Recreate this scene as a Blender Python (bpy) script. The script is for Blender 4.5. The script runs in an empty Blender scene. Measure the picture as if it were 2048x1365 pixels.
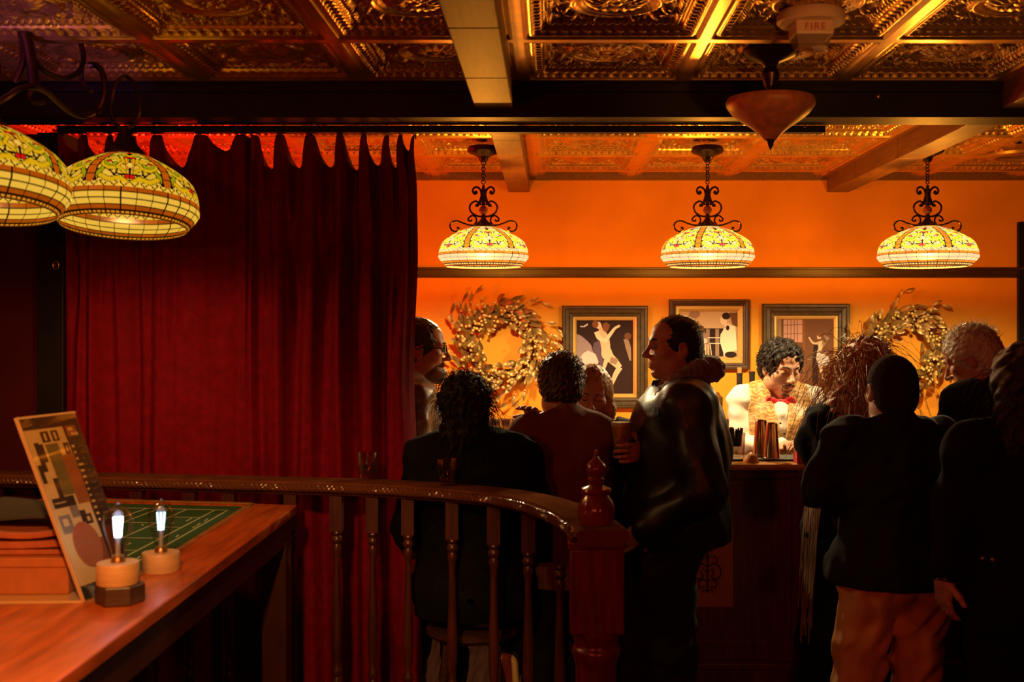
import bpy, math, random
import numpy as np
from mathutils import Vector, Matrix

C = bpy.context.scene.collection
PI = math.pi
F, CX, CY, EYE = 2250.0, 1100.0, 650.0, 1.65
def P(x, y, d):                      # photo pixel at distance d -> world point
    return Vector(((x - CX) / F * d, d, EYE - (y - CY) / F * d))
def PX(x, d): return (x - CX) / F * d
def PZ(y, d): return EYE - (y - CY) / F * d

# ------------------------------------------------------------------ tagging
def tag(o, label=None, cat=None, group=None, kind=None):
    if label: o['label'] = label
    if cat: o['category'] = cat
    if group: o['group'] = group
    if kind: o['kind'] = kind
    return o
def empty(name, loc=(0, 0, 0), rz=0.0, label=None, cat=None, group=None, scale=1.0):
    o = bpy.data.objects.new(name, None); C.objects.link(o)
    o.location = loc; o.rotation_euler = (0, 0, rz); o.scale = (scale,) * 3
    o.empty_display_size = .05
    return tag(o, label, cat, group)

# ------------------------------------------------------------------ materials
def new_mat(name):
    m = bpy.data.materials.new(name); m.use_nodes = True
    nt = m.node_tree; nt.nodes.clear()
    out = nt.nodes.new('ShaderNodeOutputMaterial')
    return m, nt, out
def mat(name, col, rough=.5, metal=0., var=0., vscale=20., bump=0., bscale=80., stretch=None,
        spec=.5, coat=0., sheen=0., emit=0., col2=None):
    m, nt, out = new_mat(name)
    b = nt.nodes.new('ShaderNodeBsdfPrincipled')
    nt.links.new(b.outputs[0], out.inputs[0])
    b.inputs['Base Color'].default_value = (*col, 1); b.inputs['Roughness'].default_value = rough
    b.inputs['Metallic'].default_value = metal; b.inputs['Specular IOR Level'].default_value = spec
    b.inputs['Coat Weight'].default_value = coat
    b.inputs['Sheen Weight'].default_value = sheen
    if emit:
        b.inputs['Emission Color'].default_value = (*col, 1); b.inputs['Emission Strength'].default_value = emit
    if var or bump:
        tc = nt.nodes.new('ShaderNodeTexCoord'); mp = nt.nodes.new('ShaderNodeMapping')
        nt.links.new(tc.outputs['Object'], mp.inputs[0])
        if stretch: mp.inputs['Scale'].default_value = stretch
    if var:
        n = nt.nodes.new('ShaderNodeTexNoise'); n.inputs['Scale'].default_value = vscale; n.inputs['Detail'].default_value = 5
        nt.links.new(mp.outputs[0], n.inputs[0])
        mx = nt.nodes.new('ShaderNodeMix'); mx.data_type = 'RGBA'
        c2 = col2 or tuple(max(0, c * (1 - var)) for c in col)
        mx.inputs[6].default_value = (*c2, 1); mx.inputs[7].default_value = (*[min(1, c * (1 + var * .6)) for c in col], 1)
        rmp = nt.nodes.new('ShaderNodeMapRange'); rmp.inputs[1].default_value = .3; rmp.inputs[2].default_value = .7
        nt.links.new(n.outputs[0], rmp.inputs[0]); nt.links.new(rmp.outputs[0], mx.inputs[0])
        nt.links.new(mx.outputs[2], b.inputs['Base Color'])
    if bump:
        n = nt.nodes.new('ShaderNodeTexNoise'); n.inputs['Scale'].default_value = bscale; n.inputs['Detail'].default_value = 4
        nt.links.new(mp.outputs[0], n.inputs[0])
        bp = nt.nodes.new('ShaderNodeBump'); bp.inputs['Strength'].default_value = bump; bp.inputs['Distance'].default_value = .004
        nt.links.new(n.outputs[0], bp.inputs['Height']); nt.links.new(bp.outputs[0], b.inputs['Normal'])
    return m
def emis(name, col, s):
    m, nt, out = new_mat(name)
    e = nt.nodes.new('ShaderNodeEmission'); e.inputs[0].default_value = (*col, 1); e.inputs[1].default_value = s
    nt.links.new(e.outputs[0], out.inputs[0]); return m
def thin_glass(name, tint=(1, 1, 1), gloss=.06, rough=.03, fill=0., fillcol=(.8, .8, .8)):
    m, nt, out = new_mat(name)
    t = nt.nodes.new('ShaderNodeBsdfTransparent'); t.inputs[0].default_value = (*tint, 1)
    g = nt.nodes.new('ShaderNodeBsdfGlossy'); g.inputs['Roughness'].default_value = rough
    lw = nt.nodes.new('ShaderNodeLayerWeight'); lw.inputs[0].default_value = .25
    r = nt.nodes.new('ShaderNodeMapRange'); r.inputs[3].default_value = gloss; r.inputs[4].default_value = .75
    nt.links.new(lw.outputs['Facing'], r.inputs[0])
    mx = nt.nodes.new('ShaderNodeMixShader'); nt.links.new(r.outputs[0], mx.inputs[0])
    nt.links.new(t.outputs[0], mx.inputs[1]); nt.links.new(g.outputs[0], mx.inputs[2])
    last = mx
    if fill:
        d = nt.nodes.new('ShaderNodeBsdfDiffuse'); d.inputs[0].default_value = (*fillcol, 1)
        m2 = nt.nodes.new('ShaderNodeMixShader'); m2.inputs[0].default_value = fill
        nt.links.new(mx.outputs[0], m2.inputs[1]); nt.links.new(d.outputs[0], m2.inputs[2]); last = m2
    nt.links.new(last.outputs[0], out.inputs[0]); return m

# ------------------------------------------------------------------ mesh builder
class MB:
    def __init__(s): s.v = []; s.f = []; s.m = []
    def _add(s, vs, fs, mi=0):
        o = len(s.v); s.v += [tuple(map(float, p)) for p in vs]
        s.f += [tuple(i + o for i in f) for f in fs]; s.m += [mi] * len(fs)
        return s
    def box(s, lo, hi, mi=0, M=None):
        (a, b, c), (d, e, f) = lo, hi
        vs = [(a, b, c), (d, b, c), (d, e, c), (a, e, c), (a, b, f), (d, b, f), (d, e, f), (a, e, f)]
        if M is not None: vs = [M @ Vector(p) for p in vs]
        return s._add(vs, [(3, 2, 1, 0), (4, 5, 6, 7), (0, 1, 5, 4), (1, 2, 6, 5), (2, 3, 7, 6), (3, 0, 4, 7)], mi)
    def prism(s, pts, z0, z1, mi=0, M=None):
        n = len(pts)
        vs = [(x, y, z0) for x, y in pts] + [(x, y, z1) for x, y in pts]
        if M is not None: vs = [M @ Vector(p) for p in vs]
        fs = [tuple(range(n))[::-1], tuple(range(n, 2 * n))] + [(i, (i + 1) % n, n + (i + 1) % n, n + i) for i in range(n)]
        return s._add(vs, fs, mi)
    def lathe(s, prof, n=32, c=(0, 0, 0), mi=0, M=None, flute=None, cap=True):
        vs = []; fs = []
        for r, z in prof:
            for j in range(n):
                a = 2 * PI * j / n; rr = r
                if flute: rr = flute(r, z, a)
                vs.append((c[0] + rr * math.cos(a), c[1] + rr * math.sin(a), c[2] + z))
        k = len(prof)
        for i in range(k - 1):
            for j in range(n):
                fs.append((i * n + j, i * n + (j + 1) % n, (i + 1) * n + (j + 1) % n, (i + 1) * n + j))
        if cap:
            fs.append(tuple(range(n))[::-1]); fs.append(tuple(range((k - 1) * n, k * n)))
        if M is not None: vs = [M @ Vector(p) for p in vs]
        return s._add(vs, fs, mi)
    def tube(s, pts, r, n=8, mi=0, closed=False, cap=True):
        pts = [Vector(p) for p in pts]; k = len(pts)
        rs = r if isinstance(r, (list, tuple)) else [r] * k
        vs = []; fs = []; N = None
        for i in range(k):
            if closed: t = pts[(i + 1) % k] - pts[i - 1]
            else: t = pts[min(i + 1, k - 1)] - pts[max(i - 1, 0)]
            if t.length < 1e-9: t = Vector((0, 0, 1))
            t.normalize()
            if N is None:
                N = Vector((0, 1, 0)) if abs(t.y) < .9 else Vector((1, 0, 0))
            N = (N - t * N.dot(t)).normalized(); B = t.cross(N)
            for j in range(n):
                a = 2 * PI * j / n
                vs.append(pts[i] + (N * math.cos(a) + B * math.sin(a)) * rs[i])
        for i in range(k if closed else k - 1):
            i2 = (i + 1) % k
            for j in range(n):
                fs.append((i * n + j, i2 * n + j, i2 * n + (j + 1) % n, i * n + (j + 1) % n))
        if cap and not closed:
            fs.append(tuple(range(n))); fs.append(tuple(range((k - 1) * n, k * n))[::-1])
        return s._add(vs, fs, mi)
    def ball(s, c, r, n=12, mi=0, M=None):
        r = r if isinstance(r, (tuple, list)) else (r, r, r)
        k = max(4, n // 2 + 1); vs = []; fs = []
        for i in range(1, k):
            t = PI * i / k
            for j in range(n):
                a = 2 * PI * j / n
                vs.append(Vector((r[0] * math.sin(t) * math.cos(a), r[1] * math.sin(t) * math.sin(a), r[2] * math.cos(t))))
        vs += [Vector((0, 0, r[2])), Vector((0, 0, -r[2]))]
        for i in range(k - 2):
            for j in range(n): fs.append((i * n + j, (i + 1) * n + j, (i + 1) * n + (j + 1) % n, i * n + (j + 1) % n))
        T = len(vs) - 2
        for j in range(n):
            fs.append((T, j, (j + 1) % n)); fs.append((T + 1, (k - 2) * n + (j + 1) % n, (k - 2) * n + j))
        vs = [(M @ p if M is not None else p) + Vector(c) for p in vs]
        return s._add(vs, fs, mi)
    def build(s, name, mats, parent=None, smooth=True, bevel=0., sharp=40):
        me = bpy.data.meshes.new(name); me.from_pydata(s.v, [], s.f)
        for m in (mats if isinstance(mats, (list, tuple)) else [mats]): me.materials.append(m)
        me.polygons.foreach_set('material_index', s.m)
        if smooth:
            me.polygons.foreach_set('use_smooth', [True] * len(s.f))
            try: me.set_sharp_from_angle(angle=math.radians(sharp))
            except Exception: pass
        me.update()
        o = bpy.data.objects.new(name, me); C.objects.link(o)
        if parent: o.parent = parent
        if bevel:
            bv = o.modifiers.new('bevel', 'BEVEL'); bv.width = bevel; bv.segments = 2; bv.limit_method = 'ANGLE'
        return o
def np_mesh(name, V, Q, mats, parent=None, mi=None, smooth=True):
    me = bpy.data.meshes.new(name)
    V = np.asarray(V, np.float32); Q = np.asarray(Q, np.int32)
    me.vertices.add(len(V)); me.vertices.foreach_set('co', V.ravel())
    me.loops.add(Q.size); me.loops.foreach_set('vertex_index', Q.ravel())
    me.polygons.add(len(Q)); me.polygons.foreach_set('loop_start', np.arange(0, Q.size, Q.shape[1], dtype=np.int32))
    for m in (mats if isinstance(mats, (list, tuple)) else [mats]): me.materials.append(m)
    if mi is not None: me.polygons.foreach_set('material_index', np.asarray(mi, np.int32))
    me.polygons.foreach_set('use_smooth', np.full(len(Q), smooth))
    me.update(calc_edges=True); me.validate()
    o = bpy.data.objects.new(name, me); C.objects.link(o)
    if parent: o.parent = parent
    return o
def copy_tree(o, parent=None):
    c = o.copy(); C.objects.link(c)
    if parent: c.parent = parent
    for ch in list(o.children): copy_tree(ch, c)
    return c
def spline(pts, n=6):                # Catmull-Rom through points
    p = [Vector(q) for q in pts]; p = [p[0] * 2 - p[1]] + p + [p[-1] * 2 - p[-2]]; out = []
    for i in range(1, len(p) - 2):
        for k in range(n):
            t = k / n; a, b, c, d = p[i - 1:i + 3]
            out.append(.5 * (2 * b + (c - a) * t + (2 * a - 5 * b + 4 * c - d) * t * t + (3 * b - a - 3 * c + d) * t ** 3))
    out.append(p[-2]); return out
def ring_frame(mb, x0, x1, z0, z1, prof, mi=0):   # mitred frame in the XZ plane; prof = [(inset, y)]
    vs = []; n = len(prof)
    for ins, y in prof:
        vs += [(x0 + ins, y, z0 + ins), (x1 - ins, y, z0 + ins), (x1 - ins, y, z1 - ins), (x0 + ins, y, z1 - ins)]
    fs = []
    for i in range(n - 1):
        for j in range(4):
            fs.append((i * 4 + j, i * 4 + (j + 1) % 4, (i + 1) * 4 + (j + 1) % 4, (i + 1) * 4 + j))
    mb._add(vs, fs, mi)

# ------------------------------------------------------------------ signed-distance clay
def smin(a, b, k):
    h = np.maximum(k - np.abs(a - b), 0) / k
    return np.minimum(a, b) - h * h * k * .25
class SDF:
    def __init__(s, lo, hi, h):
        s.h = h; s.ax = [np.arange(lo[i], hi[i] + h, h, dtype=np.float32) for i in range(3)]
        s.d = np.full([len(a) for a in s.ax], .25, np.float32)
        s.R = np.eye(3); s.t = np.zeros(3); s.sc = 1.
    def frame(s, R=None, t=(0, 0, 0), sc=1.):
        s.R = np.eye(3) if R is None else np.array(R); s.t = np.array(t, float); s.sc = sc
    def w(s, p): return s.t + s.R @ (np.array(p, float) * s.sc)
    def _sl(s, lo, hi):
        return tuple(slice(int(np.searchsorted(a, lo[i])), int(np.searchsorted(a, hi[i]))) for i, a in enumerate(s.ax))
    def _g(s, sl): return (s.ax[0][sl[0]][:, None, None], s.ax[1][sl[1]][None, :, None], s.ax[2][sl[2]][None, None, :])
    def put(s, fn, lo, hi, k, sub):
        mg = k + 3 * s.h
        sl = s._sl(np.array(lo) - mg, np.array(hi) + mg)
        d = s.d[sl]
        if d.size == 0: return
        p = fn(*s._g(sl)).astype(np.float32)
        s.d[sl] = -smin(-d, p, k) if sub else smin(d, p, k)
    def ell(s, c, r, k=.02, sub=False, M=None):
        c = s.w(c); r = np.array(r, float) * s.sc
        R = s.R if M is None else s.R @ np.array(M)
        def fn(X, Y, Z):
            x, y, z = X - c[0], Y - c[1], Z - c[2]
            q = [R[0, i] * x + R[1, i] * y + R[2, i] * z for i in range(3)]
            k0 = np.sqrt(sum((q[i] / r[i]) ** 2 for i in range(3))) + 1e-6
            k1 = np.sqrt(sum((q[i] / r[i] ** 2) ** 2 for i in range(3))) + 1e-6
            return k0 * (k0 - 1) / k1
        m = r.max(); s.put(fn, c - m, c + m, k, sub)
    def cap(s, a, b, ra, rb=None, k=.02, sub=False):
        rb = ra if rb is None else rb
        a = s.w(a); b = s.w(b); ra *= s.sc; rb *= s.sc; ba = b - a; L = max(float(ba @ ba), 1e-9)
        def fn(X, Y, Z):
            x, y, z = X - a[0], Y - a[1], Z - a[2]
            t = np.clip((x * ba[0] + y * ba[1] + z * ba[2]) / L, 0, 1)
            return np.sqrt((x - t * ba[0]) ** 2 + (y - t * ba[1]) ** 2 + (z - t * ba[2]) ** 2) - (ra + (rb - ra) * t)
        m = max(ra, rb); s.put(fn, np.minimum(a, b) - m, np.maximum(a, b) + m, k, sub)
    def clip(s, fn):                 # keep where fn(X,Y,Z) < 0
        sl = (slice(None),) * 3
        s.d = np.maximum(s.d, fn(*s._g(sl)).astype(np.float32) + 0 * s.d)
    def warp(s, amp, lam, seed, n=6, mask=None):
        rg = np.random.RandomState(seed); X, Y, Z = s._g((slice(None),) * 3); acc = 0
        for i in range(n):
            v = rg.normal(size=3); v /= np.linalg.norm(v); kk = 2 * PI / (lam * rg.uniform(.6, 1.6))
            acc = acc + np.sin(kk * (v[0] * X + v[1] * Y + v[2] * Z) + rg.uniform(0, 6.3) + 1.3 * np.sin(kk * .4 * (v[1] * X - v[0] * Z)))
        acc = acc * (amp / math.sqrt(n))
        if mask is not None: acc = acc * mask(X, Y, Z)
        s.d = s.d + acc.astype(np.float32)
    def mesh(s):
        d = s.d; n = d.shape; S = d < 0
        c = np.zeros([m - 1 for m in n], np.int8)
        for i in (0, 1):
            for j in (0, 1):
                for k in (0, 1): c += S[i:n[0] - 1 + i, j:n[1] - 1 + j, k:n[2] - 1 + k]
        act = (c > 0) & (c < 8); I = np.argwhere(act); idx = np.full(act.shape, -1, np.int32); idx[act] = np.arange(len(I))
        cor = {}
        for i in (0, 1):
            for j in (0, 1):
                for k in (0, 1): cor[i, j, k] = d[I[:, 0] + i, I[:, 1] + j, I[:, 2] + k]
        acc = np.zeros((len(I), 3)); cnt = np.zeros(len(I))
        for a in cor:
            for ax in range(3):
                if a[ax] == 0:
                    b = list(a); b[ax] = 1; b = tuple(b); va, vb = cor[a], cor[b]
                    m = (va < 0) != (vb < 0); t = np.where(m, va / np.where(m, va - vb, 1), 0)
                    p = np.tile(np.array(a, float), (len(I), 1)); p[:, ax] = t
                    acc[m] += p[m]; cnt[m] += 1
        V = (I + acc / cnt[:, None]) * s.h + np.array([a[0] for a in s.ax])
        Q = []
        for ax in range(3):
            o = [i for i in range(3) if i != ax]
            lo = [slice(1, n[i] - 1) for i in range(3)]; lo[ax] = slice(0, n[ax] - 1); hi = list(lo); hi[ax] = slice(1, n[ax])
            A = S[tuple(lo)]; B = S[tuple(hi)]; E = np.argwhere(A != B); off = np.array([1, 1, 1]); off[ax] = 0; E = E + off
            fl = A[A != B]
            q = []
            for u, v in ((1, 1), (0, 1), (0, 0), (1, 0)):
                g = E.copy(); g[:, o[0]] -= u; g[:, o[1]] -= v; q.append(idx[g[:, 0], g[:, 1], g[:, 2]])
            q = np.stack(q, 1)
            flip = fl if ax != 1 else ~fl
            q[~flip] = q[~flip][:, ::-1]
            Q.append(q)
        Q = np.concatenate(Q); return V, Q[(Q >= 0).all(1)]
# ================================================================== MATERIALS
M_wall = mat('orange_plaster', (.86, .32, .013), .8, var=.06, vscale=6, bump=.15, bscale=140)
M_darkwall = mat('maroon_plaster', (.06, .005, .009), .8, var=.2, vscale=5, bump=.1, spec=.1)
M_floor = mat('dark_floor_boards', (.03, .014, .009), .65, var=.4, vscale=4, stretch=(8, 1, 1), bump=.1, spec=.0)
M_darkwood = mat('dark_stained_wood', (.055, .022, .012), .38, var=.45, vscale=9, stretch=(1, 12, 12), bump=.1, bscale=40)
M_black = mat('black_painted_wood', (.010, .007, .006), .5, var=.3, vscale=8, spec=.2)
M_beam = mat('brown_beam_wood', (.20, .085, .03), .5, var=.3, vscale=7, stretch=(10, 1, 10), bump=.15, bscale=30)
M_tin = mat('bronze_tin', (.78, .42, .10), .27, .82, var=.25, vscale=14)
M_iron = mat('oil_rubbed_iron', (.06, .03, .016), .33, .8, var=.3, vscale=40)
M_brass = mat('aged_brass', (.55, .3, .08), .3, .9)
M_barwood = mat('varnished_oak', (.66, .30, .08), .25, var=.35, vscale=6, stretch=(1, 10, 10), coat=.4)
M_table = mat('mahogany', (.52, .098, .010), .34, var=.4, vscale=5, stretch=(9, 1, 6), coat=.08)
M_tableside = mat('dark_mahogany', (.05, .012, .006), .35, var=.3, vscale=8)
M_balu = mat('dark_cherry_wood', (.075, .018, .011), .35, var=.4, vscale=9, stretch=(9, 9, 1))
M_newel = mat('cherry_wood', (.19, .024, .014), .3, var=.4, vscale=7, stretch=(9, 9, 1), coat=.25)

# ================================================================== CAMERA
cam = bpy.data.cameras.new('camera'); co = bpy.data.objects.new('camera', cam); C.objects.link(co)
co.location = (0, 0, EYE); co.rotation_euler = (PI / 2, 0, 0)
cam.sensor_width = 36; cam.lens = F / 2048 * 36
cam.shift_x = -(CX - 1024) / 2048; cam.shift_y = -(682.5 - CY) / 2048
cam.clip_start = .05
cam.dof.use_dof = True; cam.dof.focus_distance = 4.9; cam.dof.aperture_fstop = 4.5
bpy.context.scene.camera = co

# ================================================================== SHELL
def structure(o): o['kind'] = 'structure'; return o
def sbox(name, lo, hi, m, bevel=0.): return structure(MB().box(lo, hi).build(name, m, smooth=False, bevel=bevel))
YB = 6.407; ZC = 2.49
sbox('floor', (-3.6, -2.6, -.1), (4.0, YB + .1, 0), M_floor)
sbox('wall_back', (-3.6, YB, 0), (4.0, YB + .12, 2.62), M_wall)
sbox('wall_left', (-3.6, -2.6, 0), (-3.45, YB, 2.62), M_darkwall)
sbox('wall_right', (3.85, -2.6, 0), (4.0, YB, 2.62), M_darkwall)
sbox('wall_front', (-3.6, -2.7, 0), (4.0, -2.6, 2.62), M_darkwall)
sbox('wall_partition', (-3.45, 4.19, 0), (-1.888, 4.33, 2.36), M_darkwall)
# left stub post between wall and curtain
sbox('trim_1', (-1.893, 4.15, 0), (-1.795, 4.34, 2.36), M_black, .004)
# picture rail: three stepped mouldings
mb = MB()
z0, z1 = PZ(556, YB), PZ(535, YB)
mb.box((-3.4, YB - .022, z0), (3.84, YB, z1)).box((-3.4, YB - .036, z1 - .016), (3.84, YB - .02, z1 - .002)).box((-3.4, YB - .030, z0 + .004), (3.84, YB - .02, z0 + .016))
structure(mb.build('trim_2', M_darkwood, smooth=False, bevel=.003))
# dado cap and wainscot
mb = MB().box((-3.4, YB - .04, PZ(851, YB)), (3.84, YB, PZ(838, YB))).box((-3.4, YB - .028, PZ(866, YB)), (3.84, YB, PZ(853, YB))).box((-3.4, YB - .012, .12), (3.84, YB, PZ(860, YB)))
structure(mb.build('trim_3', M_darkwood, smooth=False, bevel=.003))
structure(MB().box((-3.4, YB - .018, ZC - .018), (3.84, YB, ZC + .03)).build('trim_5', M_beam, smooth=False, bevel=.002))
# door casing at the right
mb = MB().box((PX(2033, YB), YB - .03, 0), (PX(2033, YB) + .15, YB, PZ(445, YB))).box((PX(2030, YB), YB - .05, PZ(578, YB)), (PX(2030, YB) + .05, YB - .02, PZ(546, YB)))
structure(mb.build('trim_4', M_black, smooth=False, bevel=.003))
sbox('baseboard_back', (-3.4, YB - .02, 0), (3.84, YB, .13), M_black)

# ------------------------------------------------------------------ pressed tin ceiling
T = .5485; XO = .455; YO = 6.707
def tile_relief(n=76):
    g = (np.arange(n) + .5) / n
    u, v = np.meshgrid(g, g, indexing='ij')
    du, dv = np.minimum(u, 1 - u), np.minimum(v, 1 - v)
    e = np.minimum(du, dv); s = np.where(du < dv, v, u)
    h = np.zeros_like(e)
    h = np.where(e < .058, 1., h)
    h = np.where((e >= .058) & (e < .072), .80, h); h = np.where((e >= .072) & (e < .086), .9, h)
    tooth = (np.mod(s * 17, 1) < .6)
    h = np.where((e >= .086) & (e < .122), np.where(tooth, .74, .42), h)
    h = np.where((e >= .122) & (e < .136), .7, h); h = np.where((e >= .136) & (e < .15), .5, h)
    bead = np.sqrt(np.clip(1 - ((np.mod(s * 24, 1) - .5) / .5) ** 2 - ((e - .168) / .018) ** 2, 0, 1))
    h = np.where((e >= .15) & (e < .19), .18 + .32 * bead, h)
    f = e >= .19
    x, y = u - .5, v - .5; r = np.hypot(x, y * 1.0); th = np.arctan2(y, x)
    orn = np.exp(-((r - .215) / .02) ** 2) * .38 + np.exp(-((r - .18) / .012) ** 2) * .25
    orn = np.maximum(orn, np.where(r < .165, (.20 + .25 * np.abs(np.cos(8 * th))) * np.sin(np.clip(r / .165, 0, 1) * PI) ** .6, 0))
    orn = np.maximum(orn, .42 * np.sqrt(np.clip(1 - (r / .045) ** 2, 0, 1)))
    # acanthus scrolls filling the corners
    for sx in (-1, 1):
        for sy in (-1, 1):
            for (cx, cy, w, hand) in ((.235, .235, .075, 1), (.275, .12, .055, -1), (.12, .275, .055, 1)):
                xx, yy = x * sx - cx, y * sy - cy; rr = np.hypot(xx, yy); tt = np.arctan2(yy, xx) * hand
                sp = .5 + .5 * np.cos(tt - rr / w * 7)
                orn = np.maximum(orn, np.where((rr < w) & (r > .2), .45 * sp ** 1.5 * np.clip((w - rr) / w * 4, 0, 1), 0))
    ns = np.abs(np.sin(31 * x + 9 * np.sin(17 * y)) * np.sin(29 * y + 8 * np.sin(19 * x)))
    orn = np.maximum(orn, np.where(r > .225, .22 * ns, 0))
    h = np.where(f, orn, h)
    return h
HT = tile_relief(); NT = HT.shape[0]
def tin_ceiling(name, xs, ys):
    V = []; Q = []; base = 0
    g = np.arange(NT) / (NT - 1)
    ii, jj = np.meshgrid(np.arange(NT - 1), np.arange(NT - 1), indexing='ij')
    q = np.stack([ii * NT + jj, ii * NT + jj + 1, (ii + 1) * NT + jj + 1, (ii + 1) * NT + jj], -1).reshape(-1, 4)
    for x in xs:
        for y in ys:
            gx, gy = np.meshgrid(x + g * T, y + g * T, indexing='ij')
            V.append(np.stack([gx, gy, ZC + .046 * (1 - HT)], -1).reshape(-1, 3)); Q.append(q + base); base += NT * NT
    return np_mesh(name, np.concatenate(V), np.concatenate(Q), M_tin, smooth=True)
cx0 = XO - 7 * T
structure(tin_ceiling('ceiling', [cx0 + T * i for i in range(0, 13)], [YO - T * k for k in (1, 2, 3, 4, 5)] + [3.88 - T * k for k in (1, 2, 3, 4)]))
structure(MB().box((-3.6, -2.7, 2.54), (4.0, YB + .12, 2.64)).build('ceiling_slab', M_black, smooth=False))
structure(MB().box((-3.45, -2.6, 2.485), (3.85, 3.88 - T * 4, 2.5)).build('ceiling_front', M_beam, smooth=False))

# ------------------------------------------------------------------ beams and header
def beam(name, x0, x1, y0, y1, zb, joints, m=M_beam):
    mb = MB(); ys = [y0] + joints + [y1]
    for a, b in zip(ys, ys[1:]): mb.box((x0, a + .0015, zb), (x1, b - .0015, ZC + .03))
    return structure(mb.build(name, m, smooth=False, bevel=.004))
ZBM = PZ(385, YB)
beam('beam_left', -.262, -.128, 1.7, 3.92, ZBM, [2.35, 2.86, 3.44])
beam('beam_left_back', -.236, -.118, 4.085, YB, ZBM, [4.6, 5.15, 5.75])
beam('beam_right_back', PX(1653, YB), PX(1697, YB), 4.085, YB, ZBM, [5.1, 5.8])
beam('beam_right', PX(1653, YB), PX(1697, YB), 1.7, 3.92, ZBM, [2.9])
ZH = EYE + (650 - 234) / F * 3.92
structure(MB().box((-3.45, 3.92, ZH), (3.85, 4.082, 2.54)).box((-3.45, 3.905, ZH + .085), (3.85, 3.925, 2.5)).build('beam_header', M_black, smooth=False, bevel=.005))
# little screw knob on header
kn = MB().ball(P(1757, 193, 3.915), (.009, .006, .009), 10).build('screw_cap', M_brass); tag(kn, 'small round metal cap on the black header beam right of the hanging bowl lamp', 'screw cap')
hk = empty('wall_hook', P(113, 531, 4.14), label='small round metal hook on the black post left of the red curtain', cat='hook')
pt = [Vector((.011 * math.cos(a), -.006, .014 * math.sin(a))) for a in np.linspace(0, 2 * PI, 16, endpoint=False)]
MB().tube(pt, .0022, 6, closed=True).build('ring', M_brass, hk); MB().lathe([(.005, 0), (.005, .012)], 10, M=Matrix.Rotation(PI / 2, 4, 'X')).build('stem', M_brass, hk)

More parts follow.
